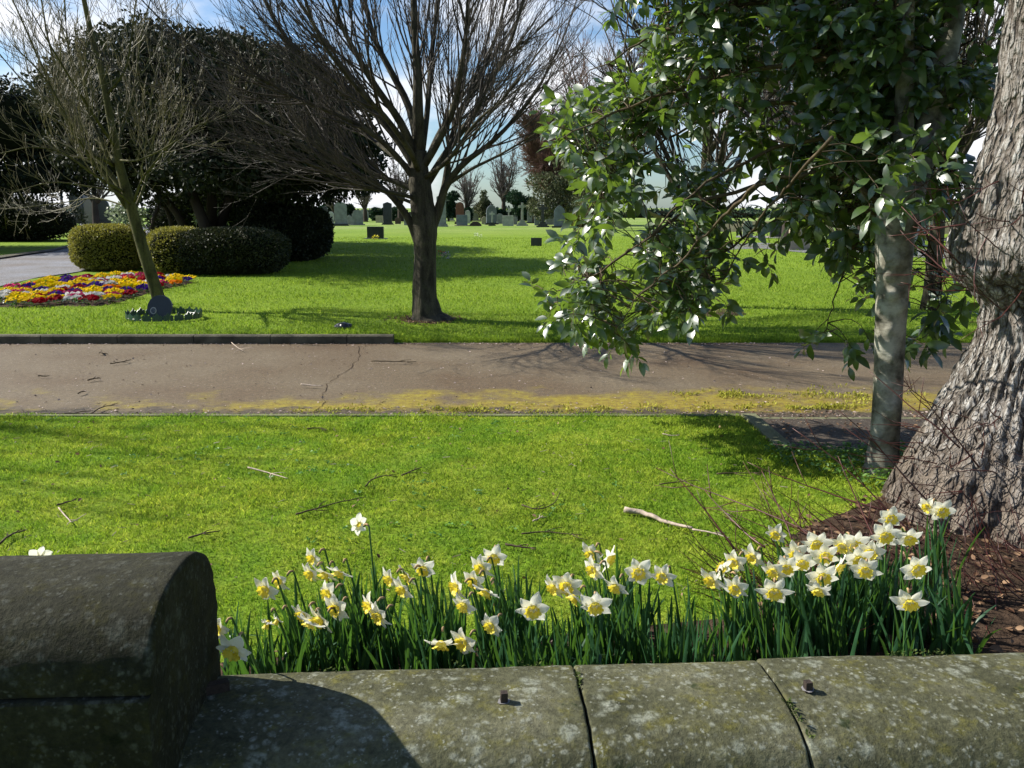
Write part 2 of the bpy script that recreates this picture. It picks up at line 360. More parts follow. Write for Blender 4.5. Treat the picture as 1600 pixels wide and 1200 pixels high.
M_dstem = simple('daffodil_stem', (.06, .14, .03), .5, .3, 30, .3)

# ---------------------------------------------------------------- ground
def sstep(x, a, b): u = np.clip((x-a)/(b-a), 0, 1); return u*u*(3-2*u)
PATH_N, PATH_F = 6.70, 10.55
def lawn_z(x, y):
    x = np.asarray(x, float); y = np.asarray(y, float)
    und = (vn(np.stack([x*.9, y*.9, 0*x], -1))-.5)*.04
    near = .02+und*sstep(PATH_N-y, 0, .5)*sstep(y, 2.4, 3)
    left = sstep(-1.2-x, 0, .5)
    farl = .09*left+(1-left)*(.085*sstep(y, PATH_F-.1, 12.2)+.012)
    far = farl+und*sstep(y, 11.2, 13)
    z = np.where(y < PATH_N+.02, near, np.where(y < PATH_F+.05, -.06, far))
    sidep = (x > 1.79) & (y > 5.72) & (y < PATH_N+.05)
    return np.where(sidep, -.06, z)
def ground():
    xs = np.concatenate([[-900, -300, -120, -60], np.arange(-32, -5, .5), np.arange(-5, 6, .1), np.arange(6, 32, .5), [60, 120, 300, 900]])
    ys = np.concatenate([[-60, -10, 0, 1], np.arange(1.5, 6.6, .1), [6.60, 6.69, 6.70, 6.74, 7.5, 9, 10.3, 10.59, 10.61, 10.68, 10.75], np.arange(10.9, 15, .12), np.arange(15, 30, .5), [35, 45, 60, 80, 110, 160, 300, 700, 1600]])
    xs = np.sort(np.concatenate([xs, [1.785, 1.795]])); ys = np.sort(np.concatenate([ys, [5.715, 5.725]]))
    X, Y = np.meshgrid(xs, ys); V = np.stack([X, Y, lawn_z(X, Y)], -1)
    struct(MB().grid(V).build('ground', M_turf), 'mown lawn of the cemetery, bright green and mossy')
ground()
def strip(name, pts, z, mat, label=None, smooth=False):
    m = MB(); n = len(pts); a = np.array([[*p, z] for p in pts]); m.add(a, [np.arange(n)]); return struct(m.build(name, mat, None, smooth), label)
def sheet(name, x0, x1, y0, y1, z, mat, label=None):
    return strip(name, [(x0, y0), (x1, y0), (x1, y1), (x0, y1)], z, mat, label)
sheet('path', -40, 40, PATH_N, PATH_F+.03, 0, M_path, 'brown asphalt path crossing the picture with yellow moss along its near edge')
sheet('side_path', 1.87, 12, 5.3, PATH_N-.06, .006, M_side, 'dark asphalt side path beside the pale trunk')
# edging kerbs
m = MB(); x = -12.
while x < 1.72:
    w_ = min(.9, 1.76-x); m.box((x+w_/2, PATH_N-.03, -.02), (w_-.008, .05, .10)); x += .9
struct(m.build('edging', M_edge, None, False), 'thin concrete edging along the near lawn')
m = MB(); m.box((5.0, PATH_N-.03, -.036), (6.4, .05, .08)); struct(m.build('edging', M_edge, None, False), 'thin concrete seam between path and side path')
m = MB(); m.box((1.825, 6.17, -.01), (.11, 1.0, .10)); struct(m.build('edging', M_edge, None, False), 'mossy concrete edging at the lawn corner')
m = MB(); x = -34.; k = 0
while x < -1.5:
    w_ = min(.915, -1.42-x); pr = np.array([[-.06, -.03], [.06, -.03], [.06, .10], [-.045, .10], [-.06, .085]])
    v = np.concatenate([np.stack([np.full(5, xx), PATH_F+.01+pr[:, 0], pr[:, 1]+random.uniform(-.004, .004)*0], 1) for xx in (x+.004, x+w_-.004)])
    i = np.arange(5); kk = (i+1) % 5; m.add(v, [i[::-1]], [i+5], np.stack([i, kk, kk+5, i+5], 1)); x += .915
struct(m.build('kerb', M_kerb, None, False), 'raised dark kerb stones on the far side of the path')
# roads further off
def quadstrip(name, A, B, z, mat, label):
    A = np.array([G(*p, z) for p in A]); B = np.array([G(*p, z) for p in B]); return struct(MB().grid(np.stack([A, B])).build(name, mat, None, False), label)
quadstrip('road', [(-260, 478), (-100, 460), (0, 447), (60, 433), (105, 427), (150, 420), (200, 395), (240, 366), (300, 352)], [(-300, 424), (-120, 414), (0, 402), (50, 395), (85, 390), (108, 384), (118, 372), (122, 356), (125, 349.6)], .105, M_road, 'grey road curving behind the clipped bushes')
quadstrip('kerb', [(-300, 424), (-120, 414), (0, 402), (50, 395), (85, 390), (108, 384), (118, 372)], [(-300, 420), (-120, 410.5), (0, 399), (50, 392.5), (85, 388), (107, 382.5), (116.5, 371)], .16, M_kerb, 'low kerb on the far side of the grey road')
quadstrip('road', [(1090, 392), (1190, 388), (1260, 395), (1330, 398), (1600, 408)], [(1090, 384), (1190, 379), (1260, 384), (1330, 386), (1600, 392)], .105, M_road, 'grey drive seen through the glossy leaves')
quadstrip('road', [(1150, 371), (1330, 374), (1600, 378)], [(1150, 368), (1330, 370), (1600, 373)], .105, M_road, 'second strip of drive beyond the right lawn')
# flower-bed soils
def blob(name, pts, z, mat, label, sub=6):
    P_ = np.array(pts, float); n = len(P_); out = []
    for i in range(n):
        p0, p1, p2, p3 = P_[i-1], P_[i], P_[(i+1) % n], P_[(i+2) % n]
        for k in range(sub):
            u = k/sub; out.append(.5*((2*p1)+(-p0+p2)*u+(2*p0-5*p1+4*p2-p3)*u*u+(-p0+3*p1-3*p2+p3)*u**3))
    out = np.array(out); c = out.mean(0); rings = []
    for s_ in (1., .92, .6, .3, .02):
        q = c+(out-c)*s_; rings.append(np.stack([q[:, 0], q[:, 1], lawn_z(q[:, 0], q[:, 1])+(z if s_ < .95 else -.02)+.012*vn(np.stack([q[:, 0]*9, q[:, 1]*9, q[:, 0]*0], -1))], 1))
    return struct(MB().grid(np.array(rings), closed=True).build(name, mat), label)
BED = [(-10, 463), (40, 452), (90, 442), (150, 437), (220, 434), (290, 436), (303, 441), (245, 453), (215, 464), (165, 478), (100, 480), (-10, 480)]
blob('bed_soil', [G(x, y, .1)[:2] for x, y in BED], .02, M_soil, 'bare soil of the round flower bed', 3)
blob('soil', [(-1.4, 2.2), (.2, 2.2), (1.2, 2.2), (2.6, 2.2), (6, 2.2), (6, 4.8), (3.5, 5.0), (2.4, 5.0), (1.95, 4.65), (1.4, 4.2), (1.15, 3.6), (.6, 2.95), (-.5, 2.8), (-1.3, 2.8)], .012, M_soil, 'dark soil under the daffodils and round the great trunk')
cB = G(668, 500, .09)
blob('soil', [(cB[0]+.36*math.cos(a)*random.uniform(.8, 1.25), cB[1]+.36*math.sin(a)*random.uniform(.7, 1.2)) for a in np.linspace(0, 2*PI, 12)[:-1]], .004, M_soil, 'brown mulch ring at the foot of the centre tree', 3)
cR = G(1090, 490, .09)
blob('soil', [(cR[0]+.75*math.cos(a)*random.uniform(.8, 1.2), cR[1]+.45*math.sin(a)*random.uniform(.8, 1.2)) for a in np.linspace(0, 2*PI, 12)[:-1]], .012, M_soil, 'bare earth patch under the glossy leaved branches', 3)

# grass blades ------------------------------------------------------------
def blades(n, x0, x1, y0, y1, hmin, hmax, wd, excl, dens=None):
    x = RNG.uniform(x0, x1, n); y = RNG.uniform(y0, y1, n) if dens is None else y0+(y1-y0)*RNG.uniform(0, 1, n)**dens
    k = np.abs(x) < y*.66+.6; x, y = x[k], y[k]
    k = ~excl(x, y); x, y = x[k], y[k]; z = lawn_z(x, y)
    tuft = vn(np.stack([x*5, y*5, 0*x], -1), 3)*.6+vn(np.stack([x*1.3, y*1.3, 0*x], -1), 5)*.6
    m = len(x); h = RNG.uniform(hmin, hmax, m)*(.45+.9*tuft); a = RNG.uniform(0, 2*PI, m)
    b = RNG.uniform(0, 2*PI, m); ln = RNG.uniform(.2, 1.0, m)*h
    wv = wd*RNG.uniform(.7, 1.3, m)
    sx, sy = np.cos(a)*wv, np.sin(a)*wv
    v = np.stack([np.stack([x-sx, y-sy, z-.004], 1), np.stack([x+sx, y+sy, z-.004], 1),
                  np.stack([x+np.cos(b)*ln*.35+sx*.7, y+np.sin(b)*ln*.35+sy*.7, z+h*.6], 1),
                  np.stack([x+np.cos(b)*ln, y+np.sin(b)*ln, z+h], 1)], 1)
    f = np.arange(m)[:, None]*4
    return MB().add(v.reshape(-1, 3), np.concatenate([f+[0, 1, 2], f+[0, 2, 3]]))
soilpoly = [(-1.4, 2.2), (6, 2.2), (6, 4.8), (3.5, 5.0), (2.4, 5.0), (1.95, 4.65), (1.4, 4.2), (1.15, 3.6), (.6, 2.95), (-.5, 2.8), (-1.3, 2.8)]
def ex_near(x, y):
    e = inpoly(x+.12*(vn(np.stack([x*4, y*4, 0*x], -1))-.5), y+.3*(vn(np.stack([x*3, y*3, 0*x+4], -1))-.5), soilpoly)
    return e | ((x > 1.76) & (y > 5.66)) | (x > 3.2)
tag(blades(360000, -5.5, 3.3, 2.45, PATH_N+.01, .008, .026, .0017, ex_near).build('near_grass', M_grass), 'short mossy grass of the near lawn', None, None, 'stuff')
bedw = [tuple(G(x, y, .1)[:2]) for x, y in BED]
def ex_far(x, y): return inpoly(x, y, bedw) | (np.hypot(x-cB[0], (y-cB[1])) < .24+.2*vn(np.stack([x*6, y*6, 0*x], -1), 1)) | ((x < -9.4) & (y > 18.2))
tag(blades(210000, -14, 12, PATH_F+.12, 21, .02, .045, .0035, ex_far, 1.5).build('far_grass', M_grass), 'fine green grass of the lawn beyond the path', None, None, 'stuff')
tag(blades(90000, -26, 22, 21, 46, .03, .06, .007, lambda x, y: (x < -9.0) & (y < 60), 1.3).build('distant_grass', M_grass), 'grass of the lawn running back to the graves', None, None, 'stuff')
# longer unkept grass at lawn edge beyond the path, right of the kerb
def edge_blades():
    n = 9000; x = RNG.uniform(-1.4, 9, n); y = PATH_F+.02+RNG.exponential(.07, n); z = lawn_z(x, y)
    h = RNG.uniform(.02, .07, n); a = RNG.uniform(0, 2*PI, n); wv = .004; sx, sy = np.cos(a)*wv, np.sin(a)*wv
    v = np.stack([np.stack([x-sx, y-sy, z-.01], 1), np.stack([x+sx, y+sy, z-.01], 1), np.stack([x+RNG.uniform(-.03, .03, n), y-h*.6, z+h], 1)], 1)
    return MB().add(v.reshape(-1, 3), np.arange(n)[:, None]*3+[0, 1, 2])
tag(edge_blades().build('edge_grass', M_grass), 'ragged longer grass hanging over the far edge of the path', None, None, 'stuff')

# leaf litter, moss, ivy -----------------------------------------------------
LEAF6 = (np.array([[0, 0, 0], [.5, .35, .10], [.42, .72, .08], [0, 1, -.05], [-.42, .72, .08], [-.5, .35, .10], [0, .35, 0], [0, .72, 0]])*[.55, 1, 1],
         [np.array([[0, 1, 6], [0, 6, 5], [2, 3, 7], [7, 3, 4]]), np.array([[1, 2, 7, 6], [6, 7, 4, 5]])])
QUAD = (np.array([[0, 0, 0], [.28, .5, .06], [0, 1, 0], [-.28, .5, .06]]), [np.array([[0, 1, 2], [0, 2, 3]])])
def scatter(tmpl, P_, size, dirs, roll=None, squash=1.):
    M = rotm(dirs, roll)*np.asarray(size)[:, None, None]; return MB().inst(tmpl[0], tmpl[1], M, P_)
def flatdirs(n, tilt=.3):
    a = RNG.uniform(0, 2*PI, n); return np.stack([np.cos(a), np.sin(a), RNG.uniform(-tilt, tilt, n)], 1)
n = 2600; x = RNG.uniform(.9, 4.2, n); y = RNG.uniform(2.5, 4.9, n); k = inpoly(x, y, soilpoly); x, y = x[k], y[k]
P_ = np.stack([x, y, lawn_z(x, y)+.02+RNG.uniform(0, .02, len(x))], 1)
tag(scatter(LEAF6, P_, RNG.uniform(.02, .055, len(x)), flatdirs(len(x), .5), RNG.normal(0, .6, len(x))).build('leaf_litter', M_litter), 'dry brown leaves covering the soil by the great trunk', None, None, 'stuff')
n = 900; x = RNG.uniform(-1.2, .9, n); y = RNG.uniform(2.4, 2.95, n); P_ = np.stack([x, y, 0*x+.035], 1)
tag(scatter(LEAF6, P_, RNG.uniform(.012, .035, n), flatdirs(n, .5), RNG.normal(0, .6, n)).build('leaf_litter', M_litter), 'brown crumbs of leaf between the daffodil clumps', None, None, 'stuff')
n = 900; r0_ = np.abs(RNG.normal(.30, .13, n)); a0_ = RNG.uniform(0, 2*PI, n); x = cB[0]+r0_*np.cos(a0_); y = cB[1]+r0_*np.sin(a0_)
tag(scatter(LEAF6, np.stack([x, y, lawn_z(x, y)+.015], 1), RNG.uniform(.015, .045, n), flatdirs(n, .5), RNG.normal(0, .6, n)).build('leaf_litter', M_litter), 'brown bark mulch crumbs round the foot of the centre tree', None, None, 'stuff')
M_crumb = leafmat('pale_debris', (.12, .08, .06), (.50, .40, .36), .8, .1, 0)
n = 4600; x = RNG.uniform(-8, 3.5, n); u = RNG.uniform(0, 1, n)
y = np.where(u < .45, PATH_F-.02-RNG.exponential(.05, n), np.where(u < .8, PATH_N+.02+RNG.exponential(.16, n), RNG.uniform(PATH_N, PATH_F, n)))
k = (y > PATH_N) & (y < PATH_F); x, y = x[k], y[k]
P_ = np.stack([x, y, 0*x+.006], 1)
tag(scatter(LEAF6, P_, RNG.uniform(.008, .03, len(x)), flatdirs(len(x), .2), RNG.normal(0, .4, len(x))).build('path_debris', M_crumb), 'pale bark crumbs and bits along both edges of the path', None, None, 'stuff')
M_moss = leafmat('moss_cushion', (.20, .19, .02), (.42, .42, .07), .9, .1, .2)
n = 6500; cx = np.concatenate([RNG.normal(c_, s_, 1300) for c_, s_ in ((2.35, .35), (1.9, .25), (3.0, .3), (-.6, .7), (.6, .8))]); cy = np.concatenate([RNG.normal(c_, s_, 1300) for c_, s_ in ((7.05, .05), (7.55, .09), (7.5, .2), (6.93, .06), (7.0, .09))])
k = (cy > PATH_N+.01) & (vn(np.stack([cx*7, cy*7, 0*cx], -1), 9) > .48); cx, cy = cx[k], cy[k]
P_ = np.stack([cx, cy, 0*cx+.003], 1)
tag(scatter(QUAD, P_, RNG.uniform(.012, .032, len(cx)), rdir(len(cx), 1.)*[1, 1, .8]+[0, 0, .35]).build('moss', M_moss), 'yellow green moss cushions on the path edge', None, None, 'stuff')
M_ivy = leafmat('ivy_leaf', (.05, .13, .02), (.14, .26, .05), .45, .4, .25)
n = 1500; px_ = RNG.uniform(1195, 1420, n); py_ = 705+RNG.uniform(0, 1, n)**1.3*75; k = py_ < 712+(px_-1195)*.35; px_, py_ = px_[k], py_[k]
P_ = np.array([G(a, b, .02) for a, b in zip(px_, py_)]); P_[:, 2] = lawn_z(P_[:, 0], P_[:, 1])+RNG.uniform(.01, .07, len(P_))
tag(scatter(LEAF6, P_, RNG.uniform(.02, .042, len(P_)), flatdirs(len(P_), .6), RNG.normal(0, .5, len(P_))).build('ground_ivy', M_ivy), 'low ivy creeping at the foot of the pale trunk', None, None, 'stuff')
n = 1100; x = RNG.uniform(1.9, 3.6, n); y = RNG.uniform(5.3, 6.9, n)
tag(scatter(LEAF6, np.stack([x, y, 0*x+.013], 1), RNG.uniform(.01, .032, n)*(vn(np.stack([x*4, y*4, 0*x], -1), 3) > .45), flatdirs(n, .2), RNG.normal(0, .4, n)).build('leaf_litter', M_litter), 'leaf crumbs strewn over the dark side path', None, None, 'stuff')
n = 520; x = RNG.uniform(-4.2, 2., n); y = RNG.uniform(2.9, 6.6, n); k = ~ex_near(x, y) & (vn(np.stack([x*1.7, y*1.7, 0*x], -1), 12) > .5); x, y = np.repeat(x[k], 6), np.repeat(y[k], 6)
x = x+RNG.normal(0, .012, len(x)); y = y+RNG.normal(0, .012, len(x))
tag(scatter(LEAF6, np.stack([x, y, lawn_z(x, y)+.014], 1), RNG.uniform(.012, .028, len(x)), flatdirs(len(x), .5), RNG.normal(0, .4, len(x))).build('clover', leafmat('clover_leaf', (.06, .16, .03), (.14, .30, .06), .5, .3, .3)), 'small clover and daisy leaves dotted through the near lawn', None, None, 'stuff')
n = 260; x = RNG.uniform(-4.2, 2.4, n); y = RNG.uniform(2.9, 6.6, n); k = ~ex_near(x, y); x, y = x[k], y[k]
tag(scatter(LEAF6, np.stack([x, y, lawn_z(x, y)+.022], 1), RNG.uniform(.012, .035, len(x)), flatdirs(len(x), .6), RNG.normal(0, .7, len(x))).build('dead_leaves', M_litter), 'dead brown leaf scraps on the near lawn', None, None, 'stuff')
xj = np.concatenate([RNG.normal(c_, .004, 260) for c_ in (.309, .842)]+[RNG.uniform(-.6, 1.7, 900)]); yj = np.concatenate([RNG.uniform(1.9, 2.3, 520), RNG.normal(2.315, .012, 900)]); zj = np.where(yj > 2.29, .322, .331)
k = (vn(np.stack([xj*11, yj*22, 0*xj], -1), 15) > .60); wj = wall_pt(np.stack([xj[k], yj[k], zj[k]], 1))
tag(scatter(QUAD, wj, RNG.uniform(.006, .014, len(wj)), rdir(len(wj))*[1, 1, .5]+[0, 0, .6]).build('wall_moss', leafmat('dark_moss', (.03, .05, .012), (.09, .12, .03), .9, .1, .1)), 'dark moss tufts along the joints and back edge of the coping', None, None, 'stuff')
# small weeds among daffodils
n = 700; x = RNG.uniform(-1.0, 2.2, n); y = RNG.uniform(2.42, 2.75, n); k = vn(np.stack([x*3, y*3, 0*x], -1), 2) > .55; x, y = x[k], y[k]
tag(scatter(LEAF6, np.stack([x, y, RNG.uniform(.03, .07, len(x))], 1), RNG.uniform(.015, .035, len(x)), flatdirs(len(x), .8)).build('weeds', M_ivy), 'small green weeds between the daffodil clumps', None, None, 'stuff')
# crack in the path
cr = [(562, 541), (553, 562), (540, 578), (528, 592), (519, 603), (505, 617), (494, 632), (486, 642)]
cp = np.array([G(*p, 0)[:2] for p in cr]); cp = np.stack([np.interp(np.linspace(0, 7, 40), range(8), cp[:, i]) for i in (0, 1)], 1); cp[:, 0] += RNG.normal(0, .012, 40)+.05*np.sin(np.linspace(0, 9, 40))
wd = .0012+.003*RNG.uniform(0, 1, 40)
V = np.stack([np.stack([cp[:, 0]-wd, cp[:, 1], 0*wd+.004], 1), np.stack([cp[:, 0]+wd, cp[:, 1], 0*wd+.004], 1)])
struct(MB().grid(V).build('crack', M_soil, None, False), 'meandering dark crack in the asphalt path')

# ---------------------------------------------------------------- stone wall and pier
def extrude_stone(mb, prof, x0, x1, nx=60, amp=.003, round_=.006, seed=0, closed_bottom=True):
    prof = np.array(prof, float)
    d = np.r_[0, np.cumsum(np.linalg.norm(np.diff(prof, axis=0), axis=1))]; s_ = np.linspace(0, d[-1], 90)
    # smooth the profile
    yz = np.stack([np.interp(s_, d, prof[:, i]) for i in (0, 1)], 1)
    for _ in range(6):
        yz[1:-1] = .25*yz[:-2]+.5*yz[1:-1]+.25*yz[2:]
    xs = np.concatenate([[0, .25, .6, 1, 2], np.linspace(3, (x1-x0)/round_-3, nx), (x1-x0)/round_-np.array([2, 1, .6, .25, 0])])*round_+x0
    T = np.gradient(yz, axis=0); N = np.stack([-T[:, 1], T[:, 0]], 1); N /= np.linalg.norm(N, axis=1, keepdims=True)
    if N[45, 1] < 0: N = -N
    e = np.minimum(xs-x0, x1-xs); ins = round_*(1-np.sqrt(np.clip(1-(1-np.clip(e/round_, 0, 1))**2, 0, 1)))[:]
    X = np.repeat(xs[:, None], 90, 1); Yz = np.repeat(yz[None], len(xs), 0)
    nz = (fbm(np.stack([X*14, Yz[..., 0]*14, Yz[..., 1]*14+seed], -1), 4, seed)-.5)*2*amp + (vn(np.stack([X*3, Yz[..., 0]*3, Yz[..., 1]*3+seed], -1))-.5)*amp*3
    off = nz-ins[:, None]*(.35+2.2*vn(np.stack([X*3+seed, Yz[..., 0]*38, Yz[..., 1]*38], -1), 4)**1.5)
    Y = Yz[..., 0]+N[None, :, 0]*off; Z = Yz[..., 1]+N[None, :, 1]*off
    V = np.stack([X, Y, Z], -1); mb.grid(wall_pt(V))
    for r_ in (V[0], V[-1]):
        i = np.arange(len(r_)); mb.add(wall_pt(r_), [i])
    return mb
cope = [(1.835, .02), (1.838, .14), (1.85, .20), (1.875, .25), (1.92, .295), (1.99, .322), (2.08, .333), (2.2, .335), (2.29, .330), (2.335, .312), (2.35, .27), (2.352, .1)]
wall = thing('stone_wall', 'low boundary wall topped with lichen spotted rounded coping stones', 'wall', (0, 2.1, 0))
for i, (a, b) in enumerate(((-.70, .3065), (.3115, .8395), (.8445, 1.75), (1.755, 3.2))):
    o = extrude_stone(MB(), cope, a, b, 70, .0035, .008, i*7).build('coping_stone', M_cope, wall)
o = MB(); o.add(wall_pt(np.array([[a, b, c] for a in (-.7, 3.2) for b in (1.90, 2.30) for c in (-.3, .26)])), [[0, 1, 3, 2], [4, 6, 7, 5], [0, 4, 5, 1], [2, 3, 7, 6], [0, 2, 6, 4], [1, 5, 7, 3]])
o.build('wall_body', M_pier, wall, False)
def stub(x, y, h, w_, tilt):
    m = MB(); m.box((0, 0, h/2-.01), (w_, w_, h+.02), .15, .92); v = m.v[0]; v[:, 0] += v[:, 2]*tilt
    m.v[0] = v+wall_pt(np.array([x, y, .333])); s_ = m.build('iron_stub', M_iron, wall, False)
    p = MB(); a = np.linspace(0, 2*PI, 15)[:-1]; rr = RNG.uniform(.014, .021, 14); c = wall_pt(np.array([x, y, .3375]))
    p.add(np.stack([c[0]+rr*np.cos(a), c[1]+rr*np.sin(a), 0*a+c[2]], 1), [np.arange(14)]); p.build('lead_plug', M_lead, wall, False)
stub(.100, 2.105, .030, .019, .03); stub(.915, 2.118, .026, .020, -.04)
m = MB(); m.box(wall_pt(np.array([-.665, 2.20, .345])), (.07, .028, .030), .5); m.build('iron_cramp', M_iron, wall, False)
pier = thing('stone_pier', 'dark shaded stone pier with a rounded lichen spotted top', 'pier', (-1.5, 2.0, 0))
pcap = [(1.793, .564), (1.789, .572), (1.792, .60), (1.812, .653), (1.858, .712), (1.933, .746), (2.03, .757), (2.12, .752), (2.20, .732), (2.275, .69), (2.31, .63), (2.322, .56), (2.322, .50)]
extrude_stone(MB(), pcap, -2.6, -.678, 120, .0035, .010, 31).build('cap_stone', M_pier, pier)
pbase = [(1.776, -.1), (1.775, .2), (1.775, .40), (1.776, .54), (1.778, .556), (1.784, .5605), (1.81, .5625), (2.31, .567), (2.315, .55), (2.315, .3), (2.315, -.1)]
pb = np.array(pbase)
m = MB(); V = np.stack([wall_pt(np.stack([np.full(len(pb), x_), pb[:, 0], pb[:, 1]], 1)) for x_ in np.linspace(-2.595, -.681, 12)]); m.grid(V); m.add(V[-1], [np.arange(len(pb))]); m.add(V[0], [np.arange(len(pb))])
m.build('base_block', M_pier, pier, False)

# ---------------------------------------------------------------- daffodils
FL = [(354, 1010, 'f'), (344, 980, 'l'), (562, 820, 'b'), (418, 918, 'l'), (440, 905, 'l'), (491, 870, 'l'), (488, 893, 'l'), (510, 893, 'd'), (532, 890, 'd'), (516, 925, 'l'),
      (528, 948, 'l'), (420, 968, 'w'), (436, 964, 'w'), (475, 957, 'l'), (488, 968, 'd'), (504, 965, 'd'), (580, 945, 'l'), (596, 960, 'l'), (612, 902, 'l'), (640, 897, 'd'), (632, 918, 'd'),
      (663, 885, 'f'), (690, 1000, 'n'), (727, 1000, 'l'), (772, 867, 'f'), (755, 884, 'l'), (717, 915, 'l'), (743, 905, 'l'), (762, 920, 'd'), (727, 942, 'l'), (770, 975, 'l'), (833, 948, 'f'),
      (888, 912, 'f'), (868, 915, 'l'), (900, 930, 'd'), (930, 942, 'f'), (926, 862, 'l'), (948, 872, 'r'), (930, 888, 'l'), (964, 913, 'l'), (998, 892, 'f'), (1038, 898, 'l'), (1114, 903, 'l'),
      (1133, 892, 'b'), (1151, 916, 'l'), (1150, 875, 'l'), (1178, 867, 'l'), (1214, 832, 'l'), (1210, 920, 'f'), (1211, 890, 'l'), (1228, 884, 'f'), (1252, 876, 'f'), (1245, 862, 'l'),
      (1275, 845, 'f'), (1288, 866, 'f'), (1284, 898, 'f'), (1280, 918, 'd'), (1318, 850, 'l'), (1332, 846, 'f'), (1340, 870, 'f'), (1306, 884, 'r'), (1353, 888, 'f'), (1362, 860, 'l'),
      (1391, 808, 'f'), (1381, 834, 'f'), (1418, 838, 'f'), (1430, 886, 'f'), (1421, 937, 'f'), (1452, 790, 'l'), (1470, 796, 'f'), (62, 866, 'b')]
FACE = {'f': (-.18, -1, -.28), 'l': (-.66, -.75, -.32), 'b': (-.55, .75, .1), 'd': (-.45, -.5, -.75), 'n': (-.1, -.75, -.65), 'r': (.75, -.5, -.2), 'w': (-.5, -.3, -.8)}
def petal_mesh(seed):
    r_ = random.Random(seed); mb = MB(); V = []
    for k in range(6):
        a = k*PI/3+r_.uniform(-.12, .12); L = .046*r_.uniform(.9, 1.14); Wd = .0152*r_.uniform(.85, 1.15) if k % 2 else .0178*r_.uniform(.88, 1.12); refl = r_.uniform(-.35, .3); tw = r_.uniform(-.35, .35)
        rows = []
        for u in np.linspace(0, 1, 7):
            hw = Wd*math.sin(PI*min(1, (.12+.88*u))**.8)**.75 if u < 1 else .0008
            hw = max(.0006, Wd*(math.sin(PI*(.12+.87*u**1.1)))**.85)
            zc = .004*math.sin(u*PI)-refl*.022*u*u+.004
            row = []
            for v in (-1, -.5, 0, .5, 1):
                z = zc+.006*abs(v)*(1-u)+.0025*math.sin(v*4+k+u*5)*u+tw*v*hw*u
                x_ = .006+u*L; y_ = v*hw; row.append((x_*math.cos(a)-y_*math.sin(a), x_*math.sin(a)+y_*math.cos(a), z))
            rows.append(row)
        mb.grid(np.array(rows))
    return mb
def cup_mesh(seed):
    r_ = random.Random(seed); ph = r_.uniform(0, 6); n = 30; rows = []
    for u, rr, zz in ((0, .0045, .002), (.25, .0105, .004), (.5, .0145, .011), (.75, .0165, .019), (.93, .0205, .025), (1, .0235, .0265)):
        a = np.arange(n)*2*PI/n; fr = 1+u**3*.13*np.sin(a*9+ph)+u**2*.06*np.sin(a*5+ph*2)
        rows.append(np.stack([rr*fr*np.cos(a), rr*fr*np.sin(a), zz+u**3*.003*np.cos(a*9+ph)], 1))
    mb = MB().grid(np.array(rows), closed=True); b = np.stack([.0045*np.cos(a), .0045*np.sin(a), 0*a+.003], 1); mb.add(b, [np.arange(n)])
    return mb
PET = [petal_mesh(i) for i in range(7)]; CUP = [cup_mesh(i) for i in range(5)]
def emit_from(mb, M, t_):
    o = MB(); o.v = [np.concatenate(mb.v)@np.array(M).T+t_]; o.f = mb.f; o.n = mb.n; return o
def strap(mb, base, direc, L, wd, bend, lean, fold=False):
    n = 9; u = np.linspace(0, 1, n); az = math.atan2(direc[1], direc[0]); d = np.array([math.cos(az), math.sin(az), 0]); s_ = np.array([-math.sin(az), math.cos(az), 0])
    face = random.uniform(0, PI); s_ = np.array([math.cos(face), math.sin(face), 0])
    out = lean*u*L+bend*L*u**2.5; z = L*u*math.sqrt(max(.1, 1-lean*lean))-L*abs(bend)*.5*u**3
    if fold: z = np.where(u > .6, z[5]-(u-.6)*L*.5, z); out = out+np.where(u > .6, (u-.6)*L*.8, 0)
    c = np.array(base)+out[:, None]*d+np.stack([0*z, 0*z, z], 1)
    hw = wd*np.clip(np.sin(PI*(.32+.68*u))**.45, .10, 1); hw[-1] = wd*.15
    tw = random.uniform(-.8, .8)*u
    S = np.stack([s_[0]*np.cos(tw)-s_[1]*np.sin(tw), s_[0]*np.sin(tw)+s_[1]*np.cos(tw), 0*tw], 1); N = np.stack([-S[:, 1], S[:, 0], 0*tw], 1)
    V = np.stack([c-S*hw[:, None], c+N*hw[:, None]*.3, c+S*hw[:, None]], 1)
    mb.grid(V)
ordw = ['first', 'second', 'third', 'fourth', 'fifth', 'sixth', 'seventh', 'eighth', 'ninth', 'tenth', 'eleventh', 'twelfth', 'thirteenth', 'fourteenth', 'fifteenth', 'sixteenth', 'seventeenth', 'eighteenth', 'nineteenth', 'twentieth']
FLs = sorted(range(len(FL)), key=lambda i: FL[i][0])
